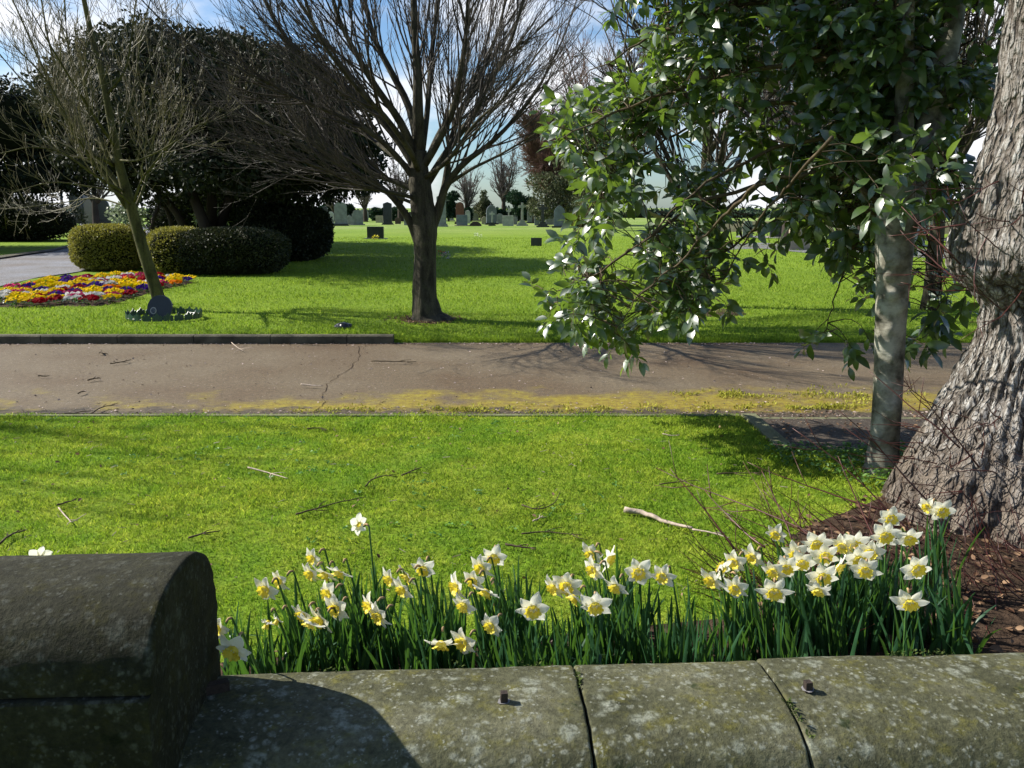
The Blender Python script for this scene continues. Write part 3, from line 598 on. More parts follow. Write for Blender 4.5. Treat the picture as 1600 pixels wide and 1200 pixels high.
SPEC = {(354, 1010): 'white daffodil lowest at the left, its flower open beside the dark pier', (344, 980): 'daffodil half hidden behind the end of the dark pier', (562, 820): 'tall lone daffodil seen from behind, highest on the left, above the clumps',
        (62, 866): 'daffodil whose white petal tips peep over the rounded top of the pier', (690, 1000): 'low nodding white daffodil with a big lower petal just above the coping', (727, 1000): 'low side facing daffodil on a hooked stem just above the coping',
        (1421, 937): 'lowest daffodil on the right with one upright white petal', (1430, 886): 'white daffodil facing forward above the lowest right one', (1452, 790): 'topmost right daffodil turned left before the great trunk',
        (1470, 796): 'topmost right daffodil facing forward before the great trunk', (1214, 832): 'small lone daffodil against the red shoots', (420, 968): 'withering daffodil in the left clump, left of its twin', (436, 964): 'withering daffodil in the left clump, right of its twin',
        (1391, 808): 'daffodil at the top of the trio below the topmost right pair', (1381, 834): 'left daffodil of the trio before the great trunk', (1418, 838): 'right daffodil of the trio before the great trunk', (1210, 920): 'white daffodil on a slanting hooked stem, low in front of the right group',
        (930, 942): 'white daffodil facing forward, low right of the middle, below its large neighbour', (888, 912): 'largest white daffodil in the middle of the row', (833, 948): 'crumpled daffodil standing alone left of the largest one', (770, 975): 'daffodil alone below the middle cluster facing down left', (772, 867): 'highest daffodil of the middle cluster with a deep yellow cup'}
zones = [(300, 460, 'clump beside the pier'), (460, 545, 'second clump from the pier'), (545, 605, 'pair above the pier shadow'), (605, 680, 'third clump from the pier'), (680, 800, 'cluster left of the first stub'), (800, 975, 'middle clump'), (975, 1100, 'clump right of the joint'), (1100, 1200, 'group left of the second stub'), (1200, 1300, 'dense right group, left half'), (1300, 1375, 'dense right group, right half'), (1375, 1600, 'clump by the great trunk')]
POSW = {'f': 'facing the camera', 'l': 'turned to the left', 'b': 'turned away', 'd': 'hanging its head', 'n': 'nodding', 'r': 'turned right', 'w': 'withering'}
zc_ = {}
for i in FLs:
    if (FL[i][0], FL[i][1]) in SPEC: continue
    for z_, (a, b, nm) in enumerate(zones):
        if a <= FL[i][0] < b: zc_.setdefault(z_, []).append(i)
LAB = {}
for z_, L_ in zc_.items():
    for k, i in enumerate(L_):
        side = 'only' if len(L_) == 1 else ordw[k]
        LAB[i] = 'daffodil %s, %s from left in the %s' % (POSW[FL[i][2]], side, zones[z_][2]) if side != 'only' else 'white daffodil %s in the %s' % (POSW[FL[i][2]], zones[z_][2])
for i, (px, py, fc) in enumerate(FL):
    zf = float(np.interp(py, [780, 860, 940, 1010], [.42, .40, .36, .29]))+random.uniform(-.01, .01)
    if (px, py) == (562, 820): zf = .50
    if px == 62: zf = .44
    if px > 1370: zf += .03
    c = G(px, py, zf)
    if c[1] < 2.46: c = at(px, py, 2.46)
    if px == 62: c = at(px, py+7, 2.75)
    if px == 354: c = at(367, py, 2.22)
    f = np.array(FACE[fc]); f = f+RNG.normal(0, .13, 3); f /= np.linalg.norm(f)
    rnd = random.Random(i*13+5)
    back = c-f*.022
    lean = rnd.uniform(-.10, .02); bx, by = back[0]+.06-lean*.0-(-.03 if fc in 'lwd' else .02), back[1]+.045+rnd.uniform(-.02, .04)
    by = max(by, 2.47)
    base = np.array([bx, by, .0])
    th = thing('daffodil', SPEC.get((px, py)) or LAB[i], 'daffodil', base, 'daffodils behind the wall')
    sz = rnd.uniform(.90, 1.08)*(1.04 if fc == 'f' else .95)*(.72 if fc == 'w' else 1)*(.85 if px in (1214, 62, 562, 491) else 1)
    M = rotm(np.array([[0, 0, 1.]])); z_ = f; x_ = np.cross([0, 0, 1.], z_); x_ /= np.linalg.norm(x_); y_ = np.cross(z_, x_); ro = rnd.uniform(0, 1.05)
    R = np.stack([x_*math.cos(ro)+y_*math.sin(ro), y_*math.cos(ro)-x_*math.sin(ro), z_], 1)*sz
    if fc == 'w': R = R@np.diag([.6, .6, 1.5])
    emit_from(rnd.choice(PET), R, c).build('petals', M_petal, th)
    emit_from(rnd.choice(CUP), R, c).build('cup', M_cup, th)
    # stem with a hooked neck
    top = back+np.array([-f[0]*.012, -f[1]*.012, .010])
    p0 = base; p1 = base*.4+top*.6+np.array([0, 0, .03]); p1[2] = top[2]*.6
    hook = top+np.array([-f[0]*.016, -f[1]*.016, -.004])
    pts = []
    for u in np.linspace(0, 1, 8): pts.append((1-u)**2*p0+2*u*(1-u)*(np.array([p0[0]*.5+hook[0]*.5, p0[1]*.5+hook[1]*.5, hook[2]*.55]))+u*u*hook)
    pts += [top, back]
    MB().tube(pts, [.0036]*7+[.0032, .003, .004], 6).build('stem', M_dstem, th)
    MB().tube([hook+[0, 0, .003], (hook+top)/2+[0, 0, .003], top+[0, 0, .002], back+[0, 0, .004]], [.0025, .004, .0042, .0028], 6).build('spathe', M_spathe, th)
    mb = MB()
    for k in range(rnd.randint(12, 16)):
        a = random.uniform(0, 2*PI); bp = base+np.array([random.gauss(0, .035), random.gauss(0, .028), 0]); bp[1] = max(bp[1], 2.42)
        strap(mb, bp, (math.cos(a)-.35, math.sin(a)), random.uniform(.24, .37)*(1.05 if px > 1200 else 1), random.uniform(.0055, .0095), random.uniform(-.02, .18), random.uniform(.02, .22))
    mb.build('leaves', M_daleaf, th)
# flowerless daffodil tufts
tufts = [(352, 'leftmost leafy daffodil tuft without flowers beside the pier'), (385, 'leafy daffodil tuft without flowers left of the withering pair'), (455, 'leafy daffodil tuft without flowers right of the withering pair'), (560, 'leafy daffodil tuft below the tall lone flower'), (590, 'leafy daffodil tuft under the hanging pair'), (648, 'leafy daffodil tuft in the third clump, low at the wall'),
         (695, 'tall leafy daffodil tuft between third clump and stub cluster'), (800, 'upright dark daffodil leaf tuft with no flower above the first stub'), (828, 'leafy daffodil tuft under the crumpled flower'), (872, 'leafy daffodil tuft just left of the coping joint'), (912, 'leafy daffodil tuft just right of the coping joint'), (960, 'leafy daffodil tuft before the gap of bare soil'),
         (1040, 'leafy daffodil tuft just right of the bare soil gap'), (1075, 'leafy daffodil tuft with long blades beside the gap'), (1130, 'leafy daffodil tuft with slanting blades left of the second stub'), (1240, 'leafy daffodil tuft above the second iron stub'), (1330, 'leafy daffodil tuft under the dense right group'), (1385, 'dark leafy daffodil tuft under the trio'), (1450, 'arching leafy daffodil tuft at the far right'), (1500, 'rightmost leafy daffodil tuft before the great roots')]
for px, lb in tufts:
    y0 = 2.55+random.uniform(-.05, .25)+(.3 if px > 1300 else 0); p = at(px, 1000, y0); base = np.array([p[0], y0, 0])
    mb = MB()
    for k in range(34):
        a = random.uniform(0, 2*PI); bp = base+np.array([random.gauss(0, .045), random.gauss(0, .04), 0]); bp[1] = max(bp[1], 2.42)
        strap(mb, bp, (math.cos(a)-.3, math.sin(a)), random.uniform(.22, .37)*(1.1 if px in (695, 800, 1500) else 1), random.uniform(.0055, .0095), random.uniform(-.02, .35 if px > 1400 else .16), random.uniform(.02, .2), random.random() < .08)
    o = mb.build('daffodil_tuft', M_daleaf, None, True, tuple(base)); tag(o, lb, 'daffodil', 'daffodils without flowers')

# ---------------------------------------------------------------- branch growing
def smooth_poly(P_, n):
    P_ = np.array(P_, float); m = len(P_); t_ = np.linspace(0, m-1, n); out = []
    Q = np.vstack([2*P_[0]-P_[1], P_, 2*P_[-1]-P_[-2]])
    for u in t_:
        i = min(int(u), m-2); f = u-i; p0, p1, p2, p3 = Q[i], Q[i+1], Q[i+2], Q[i+3]
        out.append(.5*((2*p1)+(-p0+p2)*f+(2*p0-5*p1+4*p2-p3)*f*f+(-p0+3*p1-3*p2+p3)*f**3))
    return np.array(out)
def grow(mb, p, d, L, r, lvl, prm, rnd):
    n = max(4, int(L/prm.get('seg', .14))); n = min(n, 12); step = L/n; pts = [np.array(p)]; dd = np.array(d, float); dirs = [dd]
    for i in range(n):
        dd = dd+np.array([rnd.gauss(0, prm['wig']), rnd.gauss(0, prm['wig']), rnd.gauss(0, prm['wig'])+prm['up']]); dd /= np.linalg.norm(dd)
        pts.append(pts[-1]+dd*step); dirs.append(dd)
    rad = r*np.linspace(1, .30, n+1)**.9; rad = np.maximum(rad, prm['rmin'])
    mb.tube(pts, rad, 5 if r > .012 else (4 if r > .006 else 3), False)
    if lvl <= 0: return
    nb = max(1, int(L*prm['dens'][lvl]+rnd.random()))
    for k in range(nb):
        u = rnd.uniform(.15, .97); i = min(int(u*n), n-1); f = u*n-i; q = pts[i]*(1-f)+pts[i+1]*f
        side = np.array([rnd.gauss(0, 1), rnd.gauss(0, 1), rnd.gauss(0, 1)+prm.get('sup', .3)]); side -= dirs[i]*side.dot(dirs[i]); side /= np.linalg.norm(side)+1e-6
        an = math.radians(rnd.uniform(*prm['ang'])); nd = dirs[i]*math.cos(an)+side*math.sin(an)
        l2 = L*prm['lr']*rnd.uniform(.6, 1.15)*(1.15-u*.6)
        grow(mb, q, nd, l2, max(rad[i]*prm['rr'], prm['rmin']), lvl-1, prm, rnd)
def limb(parent, P_, r0, r1, mat, crown, prm, lvl, rnd, n=14, build=True, sides=8, start=.2):
    pts = smooth_poly(P_, n); rad = np.linspace(r0**.7, r1**.7, n)**(1/.7)
    if build: MB().tube(pts, rad, sides).build('limb', mat, parent)
    L = np.linalg.norm(np.diff(pts, axis=0), axis=1).sum()
    nb = int(L*prm['dens'][lvl]*1.0)
    for k in range(nb):
        u = rnd.uniform(start, 1.0); i = min(int(u*(n-1)), n-2); f = u*(n-1)-i; q = pts[i]*(1-f)+pts[i+1]*f; d = pts[i+1]-pts[i]; d /= np.linalg.norm(d)
        side = np.array([rnd.gauss(0, 1), rnd.gauss(0, 1), rnd.gauss(0, 1)+prm.get('sup', .3)]); side -= d*side.dot(d); side /= np.linalg.norm(side)+1e-6
        an = math.radians(rnd.uniform(*prm['ang'])); nd = d*math.cos(an)+side*math.sin(an)
        grow(crown, q, nd, prm['L1']*rnd.uniform(.5, 1.2)*(1.2-.6*u), min(prm.get('rmax', 9), max(prm['rmin'], rad[i]*rnd.uniform(.35, .6))), lvl-1, prm, rnd)
    grow(crown, pts[-1], pts[-1]-pts[-2], prm['L1'], r1, lvl-1, prm, rnd)

# centre tree ---------------------------------------------------------------
rnd = random.Random(11)
B0 = G(668, 500, .09); YB = B0[1]
tB = thing('bare_tree', 'bare wide branching tree in the middle of the lawn beyond the path', 'tree', B0)
def tb(px, py, dy=0): return at(px, py, YB+dy)
def trunk_mesh(P_, R_, sides, nz_, amp, seed=0, fr=9):
    pts = smooth_poly(P_, nz_); rad = np.interp(np.linspace(0, 1, nz_), np.linspace(0, 1, len(R_)), R_)
    mb = MB().tube(pts, rad, sides); v = mb.v[0]; c = np.repeat(pts, sides, 0); d = v-c
    nzv = fbm(np.stack([v[:, 0]*fr, v[:, 1]*fr, v[:, 2]*fr*.35+seed], 1), 4, seed)-.47
    mb.v[0] = c+d*(1+amp*nzv[:, None]*2); return mb
trunk_mesh([tb(670, 505), tb(667, 490), tb(664, 465), tb(664, 420), tb(664, 385), tb(663, 350), tb(658, 300), tb(655, 270), tb(655, 235)], [.34, .205, .165, .152, .158, .172, .155, .13, .10], 28, 90, .20, 3).build('trunk', M_barkB, tB)
crB = MB(); pB = dict(wig=.05, up=.042, dens={0: 0, 1: 5.5, 2: 4.6, 3: 6.0}, lr=.55, rr=.55, ang=(10, 34), rmin=.0022, L1=1.75, seg=.14, sup=.35, rmax=.014)
limbsB = [([(655, 385, 0), (640, 345, 0), (615, 310, -.1), (585, 285, -.2), (540, 262, -.3), (470, 225, -.4), (400, 180, -.3)], .075, .018),
          ([(655, 300, 0), (620, 285, .1), (585, 272, .2), (530, 240, .4), (450, 205, .6), (360, 175, .6), (290, 150, .5)], .055, .012),
          ([(655, 290, 0), (625, 250, -.1), (590, 215, -.3), (540, 185, -.5), (480, 160, -.8), (400, 120, -1.2), (330, 90, -1.5)], .06, .014),
          ([(655, 270, 0), (620, 215, .1), (575, 165, .2), (530, 128, .3), (490, 100, .3), (440, 50, .2), (400, -30, .2)], .085, .03),
          ([(652, 250, 0), (625, 190, -.2), (590, 140, -.4), (560, 90, -.6), (530, 30, -.7), (505, -60, -.8)], .075, .03),
          ([(655, 240, 0), (640, 170, .2), (610, 110, .3), (585, 60, .4), (570, 0, .5), (550, -90, .6)], .07, .03),
          ([(655, 240, 0), (653, 170, -.1), (652, 110, -.1), (648, 50, -.1), (645, -60, 0)], .10, .05),
          ([(660, 235, 0), (668, 170, .3), (672, 110, .5), (680, 40, .7), (690, -70, .9)], .055, .03),
          ([(660, 262, 0), (685, 220, -.2), (708, 170, -.3), (720, 110, -.5), (728, 50, -.6), (735, -60, -.7)], .07, .03),
          ([(665, 290, 0), (700, 235, .1), (735, 185, .2), (770, 120, .3), (800, 60, .4), (830, -50, .5)], .07, .025),
          ([(668, 375, 0), (685, 330, 0), (697, 290, -.1), (725, 255, -.2), (765, 225, -.3), (800, 190, -.3), (840, 140, -.3), (880, 60, -.3)], .085, .014),
          ([(672, 355, 0), (692, 300, .3), (702, 240, .4), (715, 180, .5), (745, 130, .6), (775, 60, .7), (800, -40, .8)], .06, .02),
          ([(697, 290, 0), (735, 265, -.4), (775, 245, -.6), (815, 222, -.8), (860, 195, -1.)], .035, .008),
          ([(660, 280, 0), (700, 250, -.6), (745, 190, -.9), (790, 150, -1.2), (850, 70, -1.4)], .045, .01),
          ([(655, 270, 0), (640, 235, -.6), (600, 180, -1.1), (560, 140, -1.5), (500, 60, -1.9), (470, -20, -2.1)], .055, .015),
          ([(655, 275, 0), (610, 240, .7), (560, 200, 1.2), (480, 130, 1.7), (420, 60, 2.0)], .05, .012),
          ([(658, 270, 0), (690, 200, .8), (730, 140, 1.3), (790, 60, 1.9), (830, -10, 2.2)], .05, .012),
          ([(650, 310, 0), (610, 300, -.5), (560, 290, -.9), (500, 262, -1.3), (430, 240, -1.6), (350, 215, -1.8)], .035, .008),
          ([(652, 320, 0), (600, 300, .3), (540, 280, .5), (480, 262, .7), (410, 250, .8), (340, 235, .8)], .03, .007)]
for Pp, a, b in limbsB: limb(tB, [tb(x, y, dy) for x, y, dy in Pp], a*.82, b*.7, M_barkB, crB, pB, 3, rnd, 16)
crB.build('crown', M_twB, tB)
# leaning young tree ----------------------------------------------------------
A0 = G(256, 482, .09); YA = A0[1]
tA = thing('bare_tree', 'young bare tree with a greenish trunk leaning left over the flower bed', 'tree', A0)
def ta(px, py, dy=0): return at(px, py, YA+dy)
trunk_mesh([ta(258, 484), ta(250, 472), ta(238, 435), ta(222, 385), ta(208, 335), ta(198, 300), ta(186, 255), ta(176, 205), ta(160, 120), ta(142, 50), ta(125, -30)], [.15, .10, .09, .084, .08, .078, .064, .054, .046, .04, .03], 20, 60, .08, 5).build('trunk', M_barkA, tA)
crA = MB(); pA = dict(wig=.11, up=.085, dens={0: 0, 1: 6.0, 2: 5.0, 3: 5.6}, lr=.50, rr=.6, ang=(15, 50), rmin=.0030, L1=1.3, seg=.11, sup=.4, rmax=.014)
limbsA = [([(200, 325, 0), (175, 290, -.1), (150, 258, -.2), (125, 225, -.3), (95, 170, -.4), (60, 90, -.5), (20, 0, -.6)], .055, .012),
          ([(203, 315, 0), (165, 262, .2), (140, 235, .3), (118, 195, .4), (95, 130, .5), (75, 60, .6), (60, -30, .7)], .055, .012),
          ([(178, 258, 0), (160, 248, -.2), (138, 238, -.3), (112, 200, -.5), (88, 150, -.6), (60, 110, -.7), (20, 70, -.9)], .04, .009),
          ([(172, 255, 0), (150, 200, .2), (120, 130, .3), (105, 60, .4), (100, -20, .4)], .04, .012),
          ([(165, 150, 0), (195, 110, -.1), (205, 60, -.2), (215, -20, -.3)], .025, .01),
          ([(205, 320, 0), (180, 300, -.6), (130, 290, -.8), (80, 285, -1.0), (20, 300, -1.2)], .022, .006),
          ([(205, 325, 0), (150, 310, .4), (90, 318, .6), (30, 325, .8)], .018, .006),
          ([(208, 318, 0), (222, 280, -.2), (245, 250, -.5), (270, 215, -.7), (285, 180, -.8)], .026, .008),
          ([(210, 330, 0), (225, 290, .3), (240, 230, .5), (235, 160, .6), (250, 90, .6), (255, 20, .6)], .03, .008),
          ([(185, 250, 0), (215, 250, -.6), (260, 230, -1.), (300, 200, -1.2), (330, 190, -1.3)], .02, .006),
          ([(183, 240, 0), (190, 200, .5), (210, 140, .7), (220, 60, .9), (240, -20, 1.)], .03, .01),
          ([(195, 300, 0), (150, 275, -.9), (100, 240, -1.3), (50, 230, -1.5), (0, 240, -1.6)], .026, .007),
          ([(188, 262, 0), (150, 220, .8), (80, 160, 1.2), (30, 120, 1.4), (-20, 60, 1.5)], .035, .008),
          ([(180, 230, 0), (140, 170, -.7), (90, 90, -1.2), (50, 20, -1.4)], .03, .009)]
for Pp, a, b in limbsA: limb(tA, [ta(x, y, dy) for x, y, dy in Pp], a*.85, b*.8, M_barkA, crA, pA, 3, rnd, 14, True, 7)
crA.build('crown', M_twA, tA)

# generic bare tree -----------------------------------------------------------
def bare(label, px, by, Y_, topy, spread, trr, mat, tmat, seed, dens=1., rmin=None, name='bare_tree', nl=9, lean=0, group=None, forky=.3, lvl=2, up=.03):
    rn = random.Random(seed); b = at(px, by, Y_) if by is not None else None; b[2] = .05
    H = at(px, topy, Y_)[2]; S = Y_/FPX; rmin = rmin or Y_*.00016
    t_ = thing(name, label, 'tree', b, group)
    hf = H*forky; top = b+np.array([lean*H*.5, 0, H*.8])
    tp = smooth_poly([b+[0, 0, -.1], b+[lean*hf*.3, 0, hf*.5], b+[lean*hf*.6, 0, hf], b+[lean*hf, 0, H*.55], top], 14)
    MB().tube(tp, np.interp(np.linspace(0, 1, 14), [0, .08, .35, 1], [trr*1.4, trr, trr*.8, rmin*3]), 8).build('trunk', mat, t_)
    cm = MB(); q = dict(wig=.10, up=up, dens={0: 0, 1: 26*dens/H*1.2, 2: 22*dens/H*1.2, 3: 9*dens/H}, lr=.5, rr=.5, ang=(20, 50), rmin=rmin, L1=H*.26, seg=H*.03, sup=.3)
    for k in range(nl):
        u = rn.uniform(.18, .8) if k else .3; a = k*2.4+rn.uniform(-.4, .4); i = int(u*13); p0 = tp[i]
        if p0[2] < hf*.8: p0 = tp[5]
        rr_ = spread*S*rn.uniform(.45, 1.); zz = rn.uniform(.5, .9)*(H-p0[2])+p0[2]
        e = np.array([b[0]+rr_*math.cos(a), b[1]+rr_*.8*math.sin(a), zz+.2*(H-zz)])
        mid = (p0*.5+e*.5)+np.array([0, 0, -.05*H])
        pts = [p0, mid, e]
        limb(t_, pts, trr*.42, rmin*2.2, mat, cm, q, lvl, rn, 9, True, 5, .15)
    cm.build('crown', tmat, t_); return t_
M_fb = simple('far_bark', (.045, .036, .03), .85, .3, 1, .1)
M_ftw = simple('far_twigs', (.15, .125, .12), .85, .2, 1, .1)
M_fred = simple('far_twigs_red', (.17, .105, .085), .85, .2, 1, .1)
bare('slender bare tree standing clear against the sky right of the centre trunk', 787, 340, 105, 232, 24, .30, M_fb, M_ftw, 1, 1.0)
bare('bare forked tree on the horizon just right of the centre trunk', 729, 341, 100, 262, 20, .30, M_fb, M_ftw, 2, .9)
bare('bare tree on the horizon just left of the centre trunk', 626, 341, 98, 250, 24, .32, M_fb, M_ftw, 3, .9, lean=-.05)
bare('pale bare tree beyond the graves under the evergreen boughs', 571, 342, 95, 268, 22, .26, M_fb, M_ftw, 4, .8)
bare('small spreading bare tree at the left end of the grave row', 522, 343, 98, 290, 24, .2, M_fb, M_ftw, 5, .8)
bare('dense reddish brown bare tree at the right end of the skyline', 878, 342, 78, 185, 58, .40, M_fb, M_fred, 6, 4.2, nl=26, rmin=.017, forky=.2)
bare('second reddish bare tree merging behind the glossy leaves', 945, 345, 66, 60, 90, .5, M_fb, M_fred, 7, 1.6, nl=16, forky=.25)
bare('bare tree with a mulched foot hidden behind the glossy leaves', 1094, 486, 13.6, -150, 260, .15, M_barkB, M_twB, 8, 1.2, nl=15, forky=.28, rmin=.0035, lvl=3)
bare('tall bare tree far back seen through the glossy leaves', 1232, 378, 36, -120, 260, .3, M_fb, M_ftw, 9, 1.3, nl=16)
bare('dark rough tree between the pale trunk and the great trunk', 1452, 494, 13.2, -250, 220, .125, M_barkB, M_twB, 10, 1., nl=12, forky=.35, rmin=.0035)
bare('bare tree beyond the right wall seen between the leaves', 1345, 372, 45, 60, 150, .3, M_fb, M_ftw, 12, 1., nl=10)
bare('bare tree far behind the left hedge', 150, 340, 70, 200, 60, .3, M_fb, M_ftw, 13, 1., nl=10)

# ---------------------------------------------------------------- leafy masses
def ellip_points(n, c, r, shell=.55):
    d = rdir(n); rr = shell+(1-shell)*RNG.uniform(0, 1, n)**.7; rr = rr*(1+.36*(fbm(d*3.1+np.array(c), 3)-.45)*2)
    return np.array(c)+d*rr[:, None]*np.array(r), d
def leafmass(mb, n, ells, size, zb=0., tmpl=QUAD, outward=.6, floor=None, shell=.55):
    wts = np.array([e[1][0]*e[1][2]+e[1][1]*e[1][2] for e in ells]); wts = wts/wts.sum()
    for (c, r), wv in zip(ells, wts):
        k = max(10, int(n*wv)); P_, d = ellip_points(k, c, r, shell)
        # clump: drop leaves where the noise is low
        nz_ = vn(P_*(2.2/max(.25, min(r)))*.55, 4); keep = nz_ > .30; P_, d = P_[keep], d[keep]
        if floor is not None: kk = P_[:, 2] > floor; P_, d = P_[kk], d[kk]
        dd = rdir(len(P_))+d*outward+[0, 0, zb]
        M = rotm(dd, RNG.uniform(0, 6.28, len(P_)))*RNG.uniform(size*.6, size*1.3, len(P_))[:, None, None]
        mb.inst(tmpl[0], tmpl[1], M, P_)
    return mb
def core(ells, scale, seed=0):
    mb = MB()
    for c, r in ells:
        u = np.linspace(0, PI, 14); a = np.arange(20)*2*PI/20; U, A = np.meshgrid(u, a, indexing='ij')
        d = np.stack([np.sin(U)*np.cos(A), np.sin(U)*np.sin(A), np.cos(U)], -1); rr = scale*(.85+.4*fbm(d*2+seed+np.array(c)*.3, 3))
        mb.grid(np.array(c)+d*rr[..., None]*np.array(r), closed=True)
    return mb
def e_(px, py, Y_, wpx, hpx, dk=1.):
    s_ = Y_/FPX; return (at(px, py, Y_), np.array([wpx*s_, wpx*s_*dk, hpx*s_]))
# big evergreen
YE = 25.5
tE = thing('evergreen_tree', 'large dark evergreen tree spreading behind the clipped bushes', 'tree', (*at(320, 400, YE)[:2], 0))
for pts, r_ in (([(318, 415), (322, 360), (300, 300), (280, 220)], .22), ([(335, 415), (345, 350), (370, 290), (420, 220)], .2), ([(300, 415), (285, 350), (250, 300), (200, 240)], .14), ([(350, 415), (365, 365), (420, 320), (480, 280)], .12), ([(325, 415), (330, 340), (335, 250), (340, 150)], .2), ([(262, 415), (268, 350), (240, 290)], .1), ([(245, 412), (238, 350), (262, 300)], .09)):
    MB().tube(smooth_poly([at(x, y, YE+random.uniform(-.5, .5)) for x, y in pts], 10), np.linspace(r_, r_*.4, 10), 7).build('trunk', M_fb, tE)
elE = [e_(330, 165, YE, 150, 95), e_(215, 160, YE+1, 100, 80), e_(450, 175, YE-.5, 110, 80), e_(520, 240, YE-1, 80, 50), e_(300, 110, YE, 110, 50), e_(415, 125, YE, 95, 52), e_(180, 230, YE, 75, 55), e_(380, 262, YE-1, 120, 45), e_(250, 250, YE+1, 90, 45), e_(150, 170, YE+1.5, 65, 60), e_(560, 280, YE-1.2, 40, 22), e_(480, 295, YE+.5, 60, 25), e_(280, 300, YE+1.5, 70, 22), e_(255, 85, YE, 40, 24), e_(360, 78, YE+1, 45, 22), e_(500, 150, YE, 50, 34), e_(140, 120, YE+1, 40, 30), e_(560, 215, YE-1, 38, 26), e_(455, 95, YE, 34, 22)]
for k_ in range(46):
    a_ = random.uniform(PI*.0, PI); elE.append(e_(325+235*math.cos(a_)*random.uniform(.75, 1.05), 215-150*math.sin(a_)*random.uniform(.8, 1.08), YE+random.uniform(-1.5, 1.5), random.uniform(9, 20), random.uniform(6, 13)))
elE = [(c, r*np.array([1, 2.2, 1])) for c, r in elE]
leafmass(MB(), 140000, elE, .13, -.25, QUAD, .5).build('crown', M_ever, tE)
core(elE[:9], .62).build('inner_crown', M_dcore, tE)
# dark trees far left
tF = thing('evergreen_tree', 'dark evergreen tree at the left edge above the shaded hedge', 'tree', (*at(30, 390, 34)[:2], 0))
MB().tube(smooth_poly([at(-30, 385, 36), at(-25, 320, 36), at(0, 200, 35)], 8), np.linspace(.2, .1, 8), 7).build('trunk', M_fb, tF)
elF = [e_(25, 200, 34, 90, 80), e_(-60, 180, 34, 90, 90), e_(95, 235, 34, 55, 45), e_(60, 280, 33.5, 80, 35), e_(-30, 290, 33.5, 80, 40), e_(120, 285, 34, 30, 18), e_(-190, 200, 33.5, 120, 90, 1.6), e_(-330, 190, 32, 120, 90, 1.5), e_(-130, 275, 33.5, 110, 50, 1.5)]
leafmass(MB(), 45000, elF, .16, -.2).build('crown', M_ever, tF); core(elF[:5]+elF[6:], .62, 2).build('inner_crown', M_dcore, tF)
def hedge(name, label, px0, px1, topy, basey, depth, mat, n, size, seed, round_=.5, cat='bush', rim=1.):
    b0 = G((px0+px1)/2, basey, .1); Y_ = b0[1]+depth*.5; s_ = Y_/FPX
    x0, x1 = at(px0, 330, Y_)[0], at(px1, 330, Y_)[0]; H = at(0, topy, Y_)[2]; c = np.array([(x0+x1)/2, Y_, 0]); a_, b_, h_ = (x1-x0)/2, depth/2, H-.08
    t_ = thing(name, label, cat, (c[0], c[1], .08))
    def surf(d, k):   # superellipsoid radius
        p_ = 3.2; q = (np.abs(d[..., 0]/a_)**p_+np.abs(d[..., 1]/b_)**p_+np.abs(d[..., 2]/(h_/2))**p_)**(-1/p_)
        return q*(k+.10*(fbm(d*q[..., None]*1.6+seed, 3)-.45)*2)
    cc = np.array([c[0], c[1], .08+h_/2])
    d = rdir(n); P_ = cc+d*(surf(d, 1.)*RNG.uniform(.90, 1.02, n))[:, None]
    dd = rdir(n)+d*.9; M = rotm(dd, RNG.uniform(0, 6.28, n))*RNG.uniform(size*.6, size*1.4, n)[:, None, None]
    MB().inst(QUAD[0], QUAD[1], M, P_).build('foliage', mat, t_)
    u = np.linspace(0, PI, 24); a = np.arange(36)*2*PI/36; U, A = np.meshgrid(u, a, indexing='ij'); D = np.stack([np.sin(U)*np.cos(A), np.sin(U)*np.sin(A), np.cos(U)], -1)
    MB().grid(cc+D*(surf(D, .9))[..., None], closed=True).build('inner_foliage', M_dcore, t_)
    mb = MB()
    for k in range(9): xx = c[0]+random.uniform(-.7, .7)*a_; mb.tube([(xx, c[1]+random.uniform(-.3, .3)*b_, .03), (xx+random.uniform(-.1, .1), c[1], .5*h_)], [.03, .02], 5)
    mb.build('stems', M_fb, t_); return t_
hedge('clipped_bush', 'rounded golden clipped bush standing beside the grey road', 116, 219, 351, 424, 1.7, M_hedge, 26000, .05, 1)
hedge('clipped_bush', 'long clipped hedge with a golden lit left end behind the leaning tree', 268, 446, 357, 431, 1.9, M_hedged, 34000, .05, 2)
hedge('clipped_bush', 'small golden knob of bush at the left end of the long hedge', 237, 308, 355, 430, 1.7, M_hedge, 12000, .05, 8)
hedge('dark_bush', 'tall near black bush right of the long clipped hedge', 385, 508, 322, 412, 4.2, M_ever, 26000, .09, 3)
hedge('dark_bush', 'dark low shrub filling under the large evergreen', 238, 420, 300, 395, 2.4, M_ever, 22000, .09, 9)
hedge('dark_hedge', 'black shaded hedge along the far side of the grey road', -140, 121, 313, 378, 3.5, M_ever, 26000, .10, 4)
# variegated small leaves between trunk and bushes
t_ = thing('shrub', 'loose pale leaved shrub between the two clipped bushes', 'shrub', (*at(205, 350, 27)[:2], .08))
leafmass(MB(), 900, [e_(200, 335, 27, 32, 22), e_(330, 340, 27.5, 30, 14)], .16, 0, QUAD, .3, shell=.1).build('foliage', leafmat('pale_shrub_leaf', (.06, .10, .04), (.28, .32, .22), .4, .5, .3), t_)

